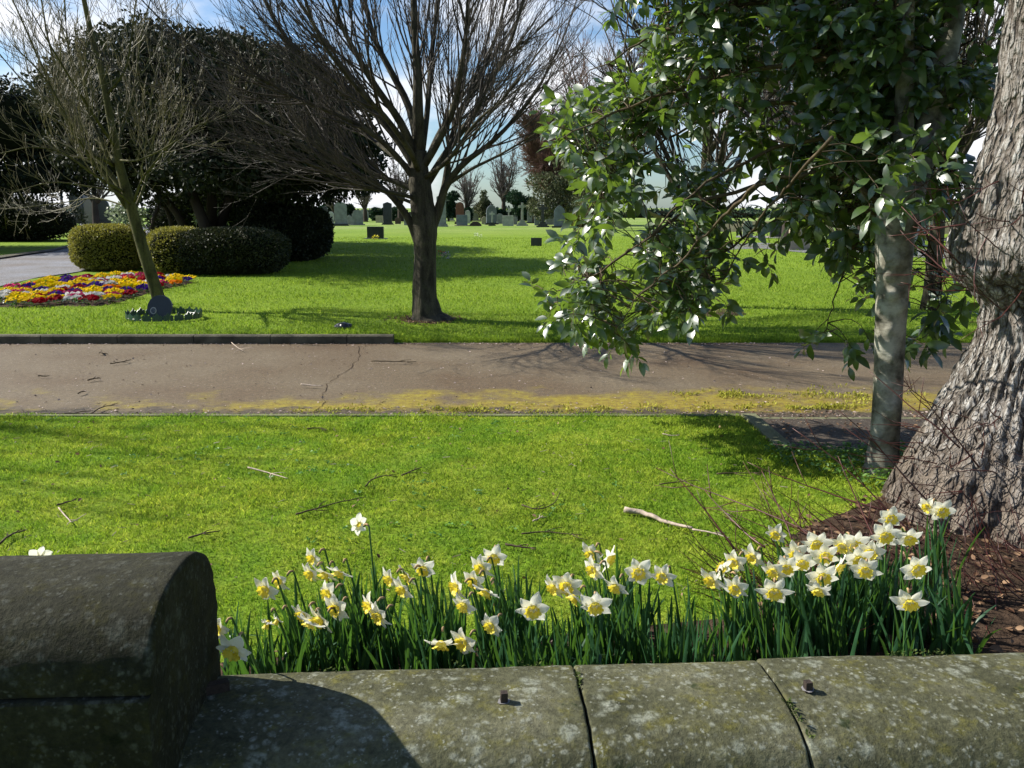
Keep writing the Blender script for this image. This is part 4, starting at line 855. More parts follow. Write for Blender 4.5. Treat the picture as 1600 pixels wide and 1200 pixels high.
tF2 = thing('evergreen_tree', 'second dark evergreen standing further back behind the great evergreen', 'tree', (*at(430, 400, 40)[:2], 0))
MB().tube([at(430, 372, 40), at(432, 250, 40)], [.3, .2], 7).build('trunk', M_fb, tF2)
elG = [e_(400, 190, 34, 95, 70, 2), e_(340, 220, 38, 80, 70, 2), e_(450, 240, 34, 60, 50, 2), e_(410, 285, 33, 80, 34, 2)]
leafmass(MB(), 30000, elG, .18, -.2).build('crown', M_ever, tF2); core(elG, .65, 5).build('inner_crown', M_dcore, tF2)
# horizon trees and hedges
def fartree(label, px, topy, basey, Y_, wpx, mat, seed, conical=False, name='evergreen_tree', n=5000):
    RN = random.Random(seed); b = at(px, basey, Y_); b[2] = .05; s_ = Y_/FPX; H = at(px, topy, Y_)[2]
    t_ = thing(name, label, 'tree', b); MB().tube([b, b+[0, 0, H*.5]], [wpx*s_*.1, wpx*s_*.06], 6).build('trunk', M_fb, t_)
    el = []
    for k in range(9):
        u = RN.uniform(.25, .85); rr = wpx*s_*(.55*(1.1-u) if conical else .42)
        el.append((b+np.array([RN.uniform(-.45, .45)*wpx*s_*((1-u) if conical else 1), RN.uniform(-.4, .4)*wpx*s_, u*H]), np.array([rr, rr, rr*.75])))
    if conical: el.append((b+np.array([0, 0, H*.93]), np.array([.18, .18, .12])*wpx*s_))
    leafmass(MB(), n, el, Y_*.0030, 0).build('crown', mat, t_); return t_
M_fg1 = leafmat('far_green', (.015, .040, .020), (.035, .07, .035), .7, .2, .1, None, .5)
M_fg2 = leafmat('far_olive', (.06, .075, .035), (.13, .14, .07), .7, .2, .1, None, .5)
M_fyel = leafmat('far_gold', (.10, .12, .02), (.22, .23, .05), .7, .2, .15, None, .5)
fartree('dark round evergreen on the skyline between the slender bare tree and the reddish tree', 815, 297, 343, 98, 27, M_fg1, 1)
fartree('dark evergreen just right of the centre trunk on the skyline', 701, 299, 343, 99, 18, M_fg1, 2)
fartree('small pale conifer on the skyline behind the graves', 756, 298, 343, 102, 24, M_fg2, 3, True)
fartree('olive evergreen under the reddish bare trees at the right of the skyline', 872, 268, 343, 74, 60, M_fg2, 4, n=7000)
fartree('tall olive evergreen half hidden by the glossy leaves', 925, 190, 345, 60, 70, M_fg2, 5, n=9000)
def farbush(label, px, topy, basey, Y_, wpx, mat, seed, name='round_bush'):
    b = at(px, basey, Y_); b[2] = 0.05; s_ = Y_/FPX; H = at(px, topy, Y_)[2]; el = [(b+np.array([0, 0, H*.45]), np.array([wpx*s_/2, wpx*s_/2, H*.55]))]
    o = leafmass(MB(), 2500, el, Y_*.0035, 0, shell=.75); oo = o.build(name, mat, None, True, tuple(b)); return tag(oo, label, 'bush')
for a_ in (('dark dome shaped bush behind the pale slab at mid skyline', 729, 327, 344, 100, 14, M_fg1), ('dark dome bush left of the slender bare tree', 783, 331, 344, 100, 16, M_fg1), ('low dark dome bush right of the slender bare tree', 802, 333, 344, 101, 18, M_fg1), ('golden bush behind the gothic headstone', 893, 322, 345, 76, 22, M_fyel), ('golden green bush beside the glossy leaves', 908, 316, 347, 70, 24, M_fyel),
           ('dark bush on the skyline left of the black granite stone', 591, 324, 343, 102, 18, M_fg1), ('dark bush on the skyline right of the black granite stone', 622, 326, 343, 102, 24, M_fg1), ('grey green bush at the left end of the skyline', 512, 322, 344, 100, 26, M_fg1), ('dark bush behind the round topped grey stone', 546, 322, 343, 101, 16, M_fg1), ('low far bush right of the dome shaped pair', 825, 330, 343, 103, 20, M_fg2)):
    farbush(*a_, 1)
m = MB(); x = -140.
pts = []
while x < 160: pts.append((np.array([x, 135+random.uniform(-6, 6), .3]), np.array([5, 3, random.uniform(.5, 1.3)]))); x += 4
leafmass(m, 26000, pts, .6, 0, shell=.6)
for k in range(60): pass
tag(m.build('far_hedgerow', M_fg1), 'long low hedgerow at the far edge of the cemetery', None, None, 'stuff')
core(pts, .8).build('far_hedgerow', M_dcore)['kind'] = 'stuff'

# ---------------------------------------------------------------- headstones
def outline(style, w_, h_):
    hw = w_/2
    if style == 'round': return [(-hw, 0), (hw, 0), (hw, h_*.78)]+[(hw*math.cos(a), h_*.78+h_*.22*math.sin(a)) for a in np.linspace(.15, PI-.15, 12)]+[(-hw, h_*.78)]
    if style == 'gothic': return [(-hw, 0), (hw, 0), (hw, h_*.68), (hw*.86, h_*.80), (hw*.5, h_*.92), (0, h_), (-hw*.5, h_*.92), (-hw*.86, h_*.80), (-hw, h_*.68)]
    if style == 'peak': return [(-hw, 0), (hw, 0), (hw, h_*.92), (hw*.5, h_*.96), (0, h_), (-hw*.5, h_*.96), (-hw, h_*.92)]
    if style == 'shoulder': return [(-hw, 0), (hw, 0), (hw, h_*.75), (hw*.8, h_*.75), (hw*.8, h_*.85)]+[(hw*.8*math.cos(a), h_*.85+h_*.15*math.sin(a)) for a in np.linspace(.2, PI-.2, 9)]+[(-hw*.8, h_*.85), (-hw*.8, h_*.75), (-hw, h_*.75)]
    if style == 'dome': return [(hw*math.cos(a), h_*math.sin(a)) for a in np.linspace(0, PI, 14)]
    if style == 'slab': return [(-hw, 0), (hw, 0), (hw, h_*.985), (hw*.97, h_), (-hw*.97, h_), (-hw, h_*.985)]
    if style == 'cross':
        t_ = w_*.16; a_ = h_*.70; b_ = a_+t_*2
        return [(-t_, 0), (t_, 0), (t_*.85, a_), (hw, a_), (hw, b_), (t_*.85, b_), (t_*.85, h_), (-t_*.85, h_), (-t_*.85, b_), (-hw, b_), (-hw, a_), (-t_*.85, a_)]
def headstone(label, px, basey, topy, wpx, style, cm='grey', plinth=1, pm=None, z=.09, rz=0, name='headstone', cat='headstone'):
    b = G(px, basey, z); s_ = b[1]/FPX; H = (basey-topy)*s_*1.02; W = wpx*s_*1.12; rz = rz or (random.uniform(-.18, .18) if style != 'cross' else 0); ph = H*.10 if plinth else 0
    if style == 'cross': ph = H*.26 if plinth == 3 else ph
    t_ = thing(name, label, cat, b); th_ = max(.10, min(.22, W*.18)); h0 = z-.03
    if plinth:
        mb = MB(); nst = {1: 1, 2: 2, 3: 3}[plinth]
        for k in range(nst): ww = W*(1.32-.16*k) if style != 'cross' else W*(1.45-.38*k); mb.box((b[0], b[1], h0+ph/nst*(k+.5)), (ww, th_*3.0-k*.1, ph/nst+(.001 if k else 0)), rz)
        mb.build('plinth', M_gr[pm or cm], t_, False)
    o = MB().prism(outline(style, W, H-ph), -th_/2, th_/2, (b[0], b[1], h0+ph), rz).build('stone' if style != 'cross' else 'cross', M_gr[cm], t_, False)
    bv = o.modifiers.new('bev', 'BEVEL'); bv.width = .012; bv.segments = 2; bv.limit_method = 'ANGLE'
    return t_, b, s_
HS = [('tall grey round topped headstone on a dark plinth at the left of the grave row', 533, 353, 317, 17, 'round', 'grey', 2, 'dark'),
      ('squat grey shouldered headstone next to the tall round topped one', 559, 352, 329, 15, 'shoulder', 'grey', 1, 'grey'),
      ('black granite pillar headstone with a peaked top on stepped base', 606, 351, 317, 12, 'peak', 'dark', 2, 'dark'),
      ('tapering grey headstone touching the left side of the centre trunk', 640, 352, 337, 15, 'slab', 'grey', 0),
      ('tall grey headstone just right of the centre trunk', 690, 354, 306, 13, 'peak', 'grey', 2, 'grey'),
      ('red sandstone round topped headstone', 719, 350, 317, 11, 'round', 'red', 1, 'brown'),
      ('pale blue grey slab headstone in front of the red one', 722, 353, 336, 15, 'slab', 'blue', 1, 'sand'),
      ('low brown dome headstone between the pale slabs', 743, 353, 346, 17, 'dome', 'brown', 0),
      ('broad tall blue grey headstone left of the pale square slab', 768, 351, 321, 14, 'gothic', 'blue', 1, 'dark'),
      ('thin pale cross in front of the broad blue grey headstone', 769, 353, 331, 7, 'cross', 'pale', 3, 'dark'),
      ('pale square slab headstone right of the slender bare tree', 794, 353, 337, 15, 'slab', 'pale', 0),
      ('small pale stone cross behind the square slab', 795, 349, 325, 6, 'cross', 'pale', 1, 'pale'),
      ('large pale stone cross on three steps', 816, 353, 318, 11, 'cross', 'pale', 3, 'pale'),
      ('dark grey shouldered headstone behind the pale cross', 829, 349, 325, 9, 'shoulder', 'grey', 1, 'dark'),
      ('small dark headstone right of the pale cross', 830, 349, 338, 8, 'slab', 'brown', 1, 'dark'),
      ('black cross on a stepped black base', 848, 355, 321, 12, 'cross', 'dark', 3, 'dark'),
      ('grey green round headstone between black cross and gothic stone', 859, 351, 328, 12, 'round', 'grey', 1, 'grey'),
      ('blue grey gothic pointed headstone at the right of the row', 874, 356, 322, 15, 'gothic', 'blue', 1, 'dark'),
      ('low dark tomb block beside the glossy leaves', 907, 350, 344, 16, 'slab', 'dark', 0),
      ('small pale round headstone far back right of the dark evergreen', 704, 345, 325, 9, 'round', 'pale', 1, 'pale'),
      ('small grey shouldered headstone far back near the conifer', 743, 345, 325, 9, 'shoulder', 'grey', 1, 'grey'),
      ('tiny pale cross far back beneath the conifer', 753, 345, 325, 6, 'cross', 'pale', 3, 'pale'),
      ('tiny low headstone far back beneath the conifer', 762, 345, 337, 7, 'round', 'pale', 0),
      ('dark finial topped headstone far back right of the squat stone', 586, 344, 324, 7, 'peak', 'dark', 1, 'dark'),
      ('pale grey headstone far back behind the squat stone', 569, 344, 327, 12, 'shoulder', 'pale', 0),
      ('dark slab headstone far back behind the left pair', 548, 345, 325, 8, 'slab', 'dark', 1, 'dark'),
      ('dark headstone at the edge of the near black bush', 508, 348, 323, 8, 'round', 'dark', 1, 'dark'),
      ('low far headstone left of the centre trunk', 620, 344, 336, 8, 'round', 'grey', 0),
      ('second low far headstone left of the centre trunk', 632, 344, 335, 7, 'slab', 'pale', 0),
      ('grey headstone far back left of the golden bush', 841, 346, 329, 8, 'gothic', 'grey', 1, 'grey'),
      ('far dark headstone between the two dome bushes', 775, 345, 330, 6, 'slab', 'dark', 0),
      ('tiny grey headstone far back right of the slab and cross', 806, 346, 336, 6, 'round', 'grey', 0),
      ('rough dark stone block set in the middle lawn', 838, 385, 371, 15, 'slab', 'dark', 2, 'dark'),
      ('small dark square stone right of the rough block', 865, 377, 371, 8, 'slab', 'dark', 0),
      ('weathered round topped headstone seen under the glossy leaves', 1248, 391, 352, 30, 'round', 'sand', 0),
      ('dark headstone on a pale base seen through the glossy leaves', 1212, 371, 344, 17, 'round', 'dark', 1, 'sand'),
      ('grey headstone left of the dark one through the leaves', 1168, 372, 345, 14, 'shoulder', 'grey', 1, 'grey'),
      ('pale headstone just left of the pale trunk', 1330, 378, 352, 14, 'gothic', 'pale', 1, 'grey'),
      ('pale low headstone between the pale trunk and the dark tree', 1434, 385, 352, 18, 'round', 'pale', 1, 'pale'),
      ('narrow pale headstone right of the red one, behind the pale slab', 731, 349, 329, 7, 'round', 'pale', 0),
      ('grey headstone standing between the slender bare tree and the pale cross', 804, 351, 339, 8, 'shoulder', 'grey', 1, 'grey'),
      ('narrow grey headstone between the broad blue grey one and the pale square slab', 781, 350, 334, 8, 'round', 'grey', 1, 'grey'),
      ('small sandy headstone left of the broad blue grey one', 757, 350, 338, 8, 'gothic', 'sand', 0),
      ('narrow blue grey headstone touching the gothic one', 866, 350, 329, 7, 'round', 'blue', 0),
      ('low sandy headstone between the squat stone and the black granite pillar', 593, 348, 337, 10, 'slab', 'sand', 0),
      ('small grey headstone between the tall and the squat stones', 546, 351, 336, 8, 'gothic', 'grey', 0),
      ('pale headstone peeping past the near black bush', 517, 350, 331, 9, 'round', 'pale', 1, 'grey'),
      ('small brown headstone left of the tapering grey one', 622, 350, 340, 8, 'round', 'brown', 0),
      ('grey headstone between the pale cross and the black cross', 839, 352, 336, 7, 'gothic', 'blue', 0),
      ('dark tall monument seen in the gap left of the leaning tree', 130, 349, 296, 24, 'dome', 'dark', 0),
      ('dark pointed headstone beside the monument in the left gap', 163, 349, 311, 17, 'gothic', 'dark', 1, 'dark'),
      ('grey headstone left of the dark monument', 108, 350, 322, 11, 'shoulder', 'grey', 1, 'grey')]
for h in HS:
    if 'monument seen in the gap' in h[0]:
        b = G(130, 349, .09); s_ = b[1]/FPX; t_ = thing('monument', h[0], 'monument', b)
        MB().prism([(-11*s_, 0), (11*s_, 0), (11*s_, 38*s_)]+[(11*s_*math.cos(a), (38+13*math.sin(a))*s_) for a in np.linspace(.1, PI-.1, 10)]+[(-11*s_, 38*s_)], -1, 1, (b[0], b[1], .05)).build('body', M_gr['dark'], t_, False)
        MB().box((b[0], b[1]-1.1, .05+1.2), (12*s_, .1, 1.8)).build('door', M_gr['dark'], t_, False)
        for sx in (-14, 16): MB().tube([(b[0]+sx*s_, b[1]-2, 0), (b[0]+sx*s_, b[1]-2, 52*s_)], .14, 8).build('post', M_gr['dark'], t_)
        continue
    headstone(*h)
# the black slab with flowers in the shade
M_yelf = leafmat('yellow_petal', (.75, .55, .02), (.9, .7, .05), .5, .2, .3)
M_redf = leafmat('red_petal', (.40, .01, .01), (.55, .03, .03), .5, .2, .2)
M_whf = leafmat('white_petal', (.7, .7, .7), (.85, .85, .8), .5, .2, .3)
t_, b, s_ = headstone('black square headstone with yellow flowers in the shade of the evergreen', 587, 373, 354, 23, 'slab', 'dark', 1, 'grey')
def posy(label, px, py, mat, r_, n=60, pm=None):
    b = G(px, py, .09); t_ = thing('posy', label, 'flowers', b); P_, d = ellip_points(n, (b[0], b[1], .09+r_*.6), (r_, r_*.7, r_*.6), .5)
    scatter(QUAD, P_, RNG.uniform(r_*.3, r_*.6, n), d+rdir(n)*.5).build('blossoms', mat, t_)
    P_, d = ellip_points(n//2, (b[0], b[1], .09+r_*.3), (r_*1.1, r_*.8, r_*.4), .3)
    scatter(QUAD, P_, RNG.uniform(r_*.3, r_*.6, len(P_)), d+rdir(len(P_))*.5).build('leaves', pm or M_daleaf, t_)
posy('yellow flowers lying before the black square headstone', 587, 374, M_yelf, .16)
posy('white flowers on the sunlit lawn in front of the grave row', 744, 369, M_whf, .13, 40)
posy('small white flowers beside the sunlit posy', 751, 370, M_whf, .10, 26)
posy('red flowers in the shade right of the centre trunk', 690, 400, M_redf, .13, 50)
posy('pale lilac flowers in the shade beside the red ones', 698, 404, leafmat('lilac_petal', (.35, .25, .45), (.6, .5, .65), .5, .2, .2), .15, 50)
posy('orange flowers beside the dark statue', 885, 345, leafmat('orange_petal', (.7, .12, .04), (.8, .25, .1), .5, .2, .2), .30, 50)
# statue
b = G(889, 350, .09); s_ = b[1]/FPX; t_ = thing('statue', 'dark draped figure statue on a block beside the golden bush', 'statue', b)
MB().box((b[0], b[1], .08+2.5*s_), (12*s_, .6, 5*s_)).build('plinth', M_gr['dark'], t_, False)
q = b+np.array([0, 0, 4.9*s_]); MB().tube([q, q+[0, 0, 3*s_], q+[0, 0, 7*s_], q+[0, 0, 11*s_], q+[0, 0, 13*s_], q+[0, 0, 14*s_], q+[0, 0, 16*s_], q+[0, 0, 17.5*s_]], np.array([2.6, 2.2, 2.0, 2.4, 1.6, .9, 1.4, .5])*s_, 10).build('figure', M_gr['brown'], t_)
# low stone wall right, far
m = MB(); A_, B_ = G(1120, 362, .09), G(1700, 368, .09); hh = 16*A_[1]/FPX; nrm = np.array([0, .5, 0])
V = np.array([A_, B_, B_+nrm, A_+nrm, A_+[0, 0, hh], B_+[0, 0, hh], B_+nrm+[0, 0, hh], A_+nrm+[0, 0, hh]]); m.add(V, [[0, 1, 5, 4], [1, 2, 6, 5], [2, 3, 7, 6], [3, 0, 4, 7], [4, 5, 6, 7]])
tag(m.build('stone_wall', M_gr['sand'], None, False, tuple(A_)), 'far sandy stone wall crossing behind the right hand graves', 'wall')

# ---------------------------------------------------------------- flower bed pansies
def pansy_proto(colname, mat):
    t_ = thing('pansy', '%s pansy plant in the round flower bed' % colname, 'pansy', (0, 0, -50), '%s pansies in the flower bed' % colname)
    n = 34; P_, d = ellip_points(n, (0, 0, -49.97), (.10, .10, .06), .3); d[:, 2] = np.abs(d[:, 2])
    scatter(LEAF6, P_, RNG.uniform(.03, .045, n), d+rdir(n)*.4).build('leaves', M_daleaf, t_)
    mb = MB()
    for k in range(30):
        a = RNG.uniform(0, 2*PI); r_ = .095*RNG.uniform(0, 1)**.5; c = np.array([r_*math.cos(a), r_*math.sin(a), -49.90-r_*.35+RNG.uniform(-.01, .015)])
        f = np.array([math.cos(a)*.4+RNG.normal(0, .3)-.2, math.sin(a)*.4-.7+RNG.normal(0, .3), .75]); f /= np.linalg.norm(f)
        x_ = np.cross([0, 0, 1.], f); x_ /= np.linalg.norm(x_); y_ = np.cross(f, x_)
        for j in range(5):
            b_ = j*2*PI/5+.3; u_ = np.array([math.cos(b_), math.sin(b_)]); v_ = np.array([-u_[1], u_[0]]); R_ = .024
            q = [(0, 0), (.55, .42), (.95, .35), (1.05, 0), (.95, -.35), (.55, -.42)]
            pts = [c+x_*(u_[0]*a1+v_[0]*a2)*R_+y_*(u_[1]*a1+v_[1]*a2)*R_+f*(.004*j/5+.004*a1) for a1, a2 in q]; mb.add(pts, [np.arange(6)])
    mb.build('blossoms', mat, t_, False); return t_
pm = {}
for nm, c in (('yellow', (.75, .50, .002)), ('white', (.60, .59, .56)), ('crimson', (.24, .003, .010)), ('purple', (.05, .016, .20)), ('pink', (.42, .03, .12)), ('orange', (.70, .20, .003))):
    pm[nm] = pansy_proto(nm, leafmat('pansy_'+nm, tuple(q_*.8 for q_ in c), tuple(q_*1.2 for q_ in c), .8, .05, .45, tuple(min(.9, q_*1.5) for q_ in c)))
xs_, k = [], 0
bp = []
gy = .19
wb = np.array(bedw); y = wb[:, 1].min()
while y < wb[:, 1].max():
    x = -11.5
    while x < wb[:, 0].max(): bp.append((x+RNG.uniform(-.05, .05)+(k % 2)*.12, y+RNG.uniform(-.06, .06), k)); x += .30
    y += .33*(1+.25*(y-14.5)/5); k += 1
bp = np.array(bp); bp = bp[inpoly(bp[:, 0], bp[:, 1], bedw)]
bp = bp[bp[:, 0] > -bp[:, 1]*.60]
print('pansies', len(bp))
keys = ['yellow']*15+['white']*3+['crimson']*4+['purple']*4+['pink']*2+['orange']*1
prnd = random.Random(3)
used = set(); cnt = {}; rows_ = sorted(set(int(b_[2]) for b_ in bp)); nrow = {r_: i_ for i_, r_ in enumerate(rows_)}
rown = lambda i_: 'front row' if i_ == 0 else ('back row' if i_ == len(rows_)-1 else ordw[i_]+' row')
for (x, y, kr) in sorted(bp.tolist(), key=lambda q: (q[2], q[0])):
    nm = prnd.choice(keys); src = pm[nm]
    if nm in used:
        o = src.copy(); col.objects.link(o)
        for ch in src.children: c2 = ch.copy(); col.objects.link(c2); c2.parent = o
    else: o = src; used.add(nm)
    kk_ = (nm, int(kr)); cnt[kk_] = cnt.get(kk_, 0)+1
    o['label'] = '%s pansy, %s of that colour from the left in the bed\'s %s' % (nm, ordw[cnt[kk_]-1], rown(nrow[int(kr)]))
    s_ = random.uniform(1.25, 1.65); o.location = (x, y, float(lawn_z(x, y))+.015); o.scale = (s_, s_, s_*random.uniform(.8, 1.0)); o.rotation_euler.z = random.uniform(-.6, .6)
for o_ in bpy.data.objects:
    if 'label' in o_ and len(o_['label'].replace('-', ' ').split()) > 16: print('LONG', o_['label'])
# meshes of the prototypes were built relative to their empties, so nothing else to move

# ---------------------------------------------------------------- plaque and picket border
b = G(251, 500, .09); t_ = thing('memorial_plaque', 'round black memorial plaque leaning at the foot of the young tree', 'plaque', b)
cz = .09+.165; tilt = .22; R_ = .17
a = np.linspace(0, 2*PI, 49)[:-1]
def disc(cx, cz_, rx, rz_, y0, y1):
    fr = np.stack([cx+rx*np.cos(a), np.full(48, y0), cz_+rz_*np.sin(a)], 1); bk = fr.copy(); bk[:, 1] = y1
    v = np.concatenate([fr, bk]); z_ = v[:, 2]-cz; v[:, 1] += z_*tilt; v = v+[b[0], b[1], 0]; i = np.arange(48); k = (i+1) % 48
    return MB().add(v, [i], [i[::-1]+48], np.stack([k, i, i+48, k+48], 1))
disc(0, cz, R_, R_, 0, .03).build('disc', simple('plaque_black', (.012, .016, .020), .35, .2, 10, .5), t_, False)
disc(-.085, cz-.035, .042, .046, -.006, .002).build('photo_frame', simple('plaque_rim', (.35, .34, .33), .4, .1, 10, .5), t_, False)
disc(-.085, cz-.035, .032, .036, -.010, -.004).build('photo', simple('plaque_photo', (.06, .065, .08), .4, .6, 60, .5), t_, False)
M_pick = simple('green_plastic', (.012, .045, .032), .35, .3, 8, .6)
t_ = thing('picket_border', 'low dark green plastic picket border round the plaque and young tree', 'border fence', (b[0]+.05, b[1]+.1, .09))
c0 = np.array([b[0]+.0, b[1]+.14]); NP = 22
def picket_panel(ang, dx, dy):
    mb = MB(); rx, ry = .50, .44
    for j in (-1, 0, 1):
        aa = ang+j*.085; p = np.array([c0[0]+rx*math.cos(aa), c0[1]+ry*math.sin(aa)]); rz = math.atan2(ry*math.cos(aa), -rx*math.sin(aa)); h_ = .085 if j else .115; w_ = .020
        mb.prism([(-w_, 0), (w_, 0), (w_, h_*.62), (w_*1.5, h_*.66), (0, h_), (-w_*1.5, h_*.66), (-w_, h_*.62)], -.004, .004, (p[0], p[1], .105), rz)
    p0 = np.array([c0[0]+rx*math.cos(ang-.14), c0[1]+ry*math.sin(ang-.14)]); p1 = np.array([c0[0]+rx*math.cos(ang+.14), c0[1]+ry*math.sin(ang+.14)])
    mb.tube([(*p0, .13), (*p1, .13)], .007, 4); return mb
for k in range(NP): picket_panel(k*2*PI/NP, 0, 0).build('picket_panel', M_pick, t_, False)
# rock on the lawn
b = G(537, 514, .09); u = np.linspace(0, PI, 16); a2 = np.arange(22)*2*PI/22; U, A = np.meshgrid(u, a2, indexing='ij'); D = np.stack([np.sin(U)*np.cos(A), np.sin(U)*np.sin(A), np.cos(U)], -1)
V = D*np.array([.115, .08, .055])*(.7+.7*fbm(D*2.2+5, 3))[..., None]+b+[0, 0, .03]
tag(MB().grid(V, closed=True).build('rock', M_gr['dark'], None, False, tuple(b)), 'small dark rock on the grass behind the kerb', 'rock')

# ---------------------------------------------------------------- glossy evergreen on the right
YP = 5.35; H0 = G(1378, 738, .02); YP = H0[1]
def th_(px, py, dy=0): return at(px, py, YP+dy)
tH = thing('evergreen_tree', 'glossy leaved evergreen tree with a smooth pale knobbly trunk', 'tree', H0)
TPP = [th_(1376, 752), th_(1378, 725), th_(1383, 680), th_(1387, 620), th_(1390, 560), th_(1393, 500), th_(1396, 440), th_(1397, 390), th_(1399, 340), th_(1404, 295), th_(1412, 245), th_(1418, 200)]
tm = trunk_mesh(TPP, [.130, .100, .085, .084, .085, .088, .094, .103, .103, .092, .065, .03], 36, 160, .09, 9, 6)
v = tm.v[0]; cen = np.repeat(smooth_poly(TPP, 160), 36, 0); dv = v-cen; dn = dv/np.linalg.norm(dv, axis=1, keepdims=True)
for (px, py, s_, am) in ((1388, 432, .035, .030), (1396, 460, .03, .034), (1378, 520, .03, .02), (1392, 515, .022, .016), (1368, 575, .035, -.02), (1372, 610, .03, .018), (1396, 560, .02, .012), (1380, 660, .03, .014), (1410, 480, .03, .02), (1380, 395, .04, .02), (1372, 540, .05, .022), (1376, 480, .05, .018), (1366, 610, .045, .02), (1400, 640, .05, .02), (1372, 690, .045, .018), (1395, 410, .04, .03)):
    q = th_(px, py, -.09); dd = np.linalg.norm(v-q, axis=1); v += dn*(1.25*am*np.exp(-(dd/s_)**2))[:, None]-dn*(am*.9*np.exp(-(dd/(s_*.28))**2))[:, None]
tm.build('trunk', M_barkP, tH)
hl = [([(1390, 360, 0), (1402, 290, .03), (1410, 250, .05), (1412, 200, .1), (1414, 120, .1), (1416, 40, .1), (1420, -120, .1), (1424, -300, .1)], .075, .03),
      ([(1405, 360, 0), (1425, 285, .06), (1450, 205, .15), (1470, 120, .2), (1486, 40, .25), (1500, -60, .3), (1510, -300, .3)], .095, .05),
      ([(1393, 360, .05), (1370, 280, .25), (1345, 200, .5), (1330, 120, .6), (1320, 0, .7), (1310, -200, .8)], .05, .02)]
prH = dict(wig=.12, up=.0, dens={0: 0, 1: 2.5, 2: 2.5}, lr=.5, rr=.5, ang=(25, 60), rmin=.003, L1=.5, seg=.08, sup=.1)
brs = [([(1412, 200, .1), (1370, 205, -.3), (1300, 215, -.6), (1220, 230, -.8), (1130, 270, -1.0), (1050, 330, -1.1), (990, 400, -1.15)], .028, .006),
       ([(1396, 330, 0), (1340, 290, -.3), (1270, 270, -.5), (1180, 290, -.5), (1090, 320, -.4), (1000, 380, -.3), (930, 430, -.2), (870, 455, -.2)], .030, .005),
       ([(1414, 100, .1), (1340, 90, -.2), (1240, 100, -.5), (1130, 120, -.7), (1030, 150, -.8), (950, 180, -.8), (880, 215, -.8)], .03, .005),
       ([(1416, 20, .1), (1330, 0, 0), (1220, 0, -.2), (1110, 20, -.3), (1010, 60, -.4), (950, 100, -.4)], .03, .006),
       ([(1395, 340, 0), (1350, 330, .3), (1290, 330, .6), (1220, 340, .8), (1150, 380, .9), (1090, 430, 1.0), (1060, 465, 1.)], .024, .005),
       ([(1400, 350, 0), (1370, 340, -.2), (1340, 380, -.3), (1315, 430, -.35), (1300, 480, -.4), (1290, 520, -.4)], .014, .004),
       ([(1405, 330, 0), (1440, 350, .1), (1460, 400, .2), (1470, 450, .2), (1450, 520, .2)], .014, .004),
       ([(1345, 200, .5), (1270, 170, .8), (1180, 160, 1.0), (1090, 190, 1.1), (1010, 240, 1.1), (940, 300, 1.)], .026, .005),
       ([(1330, 120, .6), (1250, 60, .9), (1160, 30, 1.1), (1060, 20, 1.2), (980, 0, 1.2), (930, -20, 1.2)], .026, .006),
       ([(1180, 290, -.5), (1120, 350, -.8), (1060, 410, -1.), (1000, 460, -1.1), (960, 520, -1.1)], .014, .004),
       ([(1300, 215, -.6), (1240, 280, -.9), (1190, 340, -1.), (1150, 400, -1.), (1120, 455, -1.)], .016, .004),
       ([(1452, 200, .15), (1500, 150, .0), (1520, 80, .1), (1530, 0, .2)], .02, .006),
       ([(1408, 270, 0), (1440, 240, -.4), (1480, 260, -.5), (1500, 300, -.5)], .012, .004),
       ([(1416, -40, .1), (1300, -120, -.3), (1150, -150, -.6), (1000, -120, -.8), (900, -60, -.8)], .035, .006),
       ([(1470, 100, .2), (1430, 60, .8), (1380, 20, 1.2), (1320, -60, 1.4)], .03, .008),
       ([(1420, -120, .1), (1500, -160, -.4), (1600, -150, -.6), (1700, -100, -.8)], .035, .008)]
NODES = []
for L_ in hl: 
    pts = smooth_poly([th_(x, y, d) for x, y, d in L_[0]], 18); MB().tube(pts, np.linspace(L_[1], L_[2], 18), 14).build('limb', M_barkP, tH); NODES.append(pts[4:])
for L_ in brs:
    pts = smooth_poly([th_(x, y, d if j_ == 0 else .8*min(1, j_/3)+.3*d) for j_, (x, y, d) in enumerate(L_[0])], 26); pts[1:-1] += RNG.normal(0, .006, (24, 3)); MB().tube(pts, np.linspace(L_[1]*.7, L_[2]*.7, 26), 7).build('limb', M_twig, tH); NODES.append(pts)
NODES = np.concatenate(NODES)
FOL = [(925, -250), (935, 0), (955, 60), (1000, 110), (940, 150), (868, 165), (842, 205), (860, 235), (915, 245), (925, 300), (905, 345), (880, 400), (838, 420), (832, 450), (865, 470), (850, 500), (900, 510), (925, 490), (935, 535), (990, 545), (1005, 490), (1080, 492), (1110, 460), (1140, 480), (1160, 440), (1215, 405), (1245, 372), (1300, 400), (1250, 425), (1245, 450), (1290, 480), (1260, 530), (1330, 548), (1370, 500), (1440, 550), (1500, 520), (1520, 420), (1490, 340), (1530, 250), (1545, 0), (1560, -250)]
def dens_at(px, py):
    d = np.ones_like(px)
    d = np.where((px > 1140) & (px < 1260) & (py > 330) & (py < 420), .35, d)
    d = np.where((px > 1150) & (px < 1360) & (py > 405), .42, d)
    d = np.where((px > 1360) & (py > 360), .30, d)
    d = np.where((px > 1350) & (px < 1440) & (py > 330) & (py < 420), .45, d)
    d = np.where((px < 920) & (py < 260), .55, d)
    d = np.where((px < 1010) & (py < 130), .45, d)
    d = np.where((px < 1100) & (py > 330), 1.25, d)
    d = np.where(py < 230, d*.8, d)
    d = np.where((px > 1230) & (px < 1480) & (py < 320), d*1.1, d)
    n_ = vn(np.stack([px/55, py/55, 0*px], -1), 6)
    return d*np.clip((n_-.22)*2.6, .05, 1.)
rn = RNG; N0 = 6500; px = rn.uniform(830, 1560, N0); py = rn.uniform(-250, 550, N0)
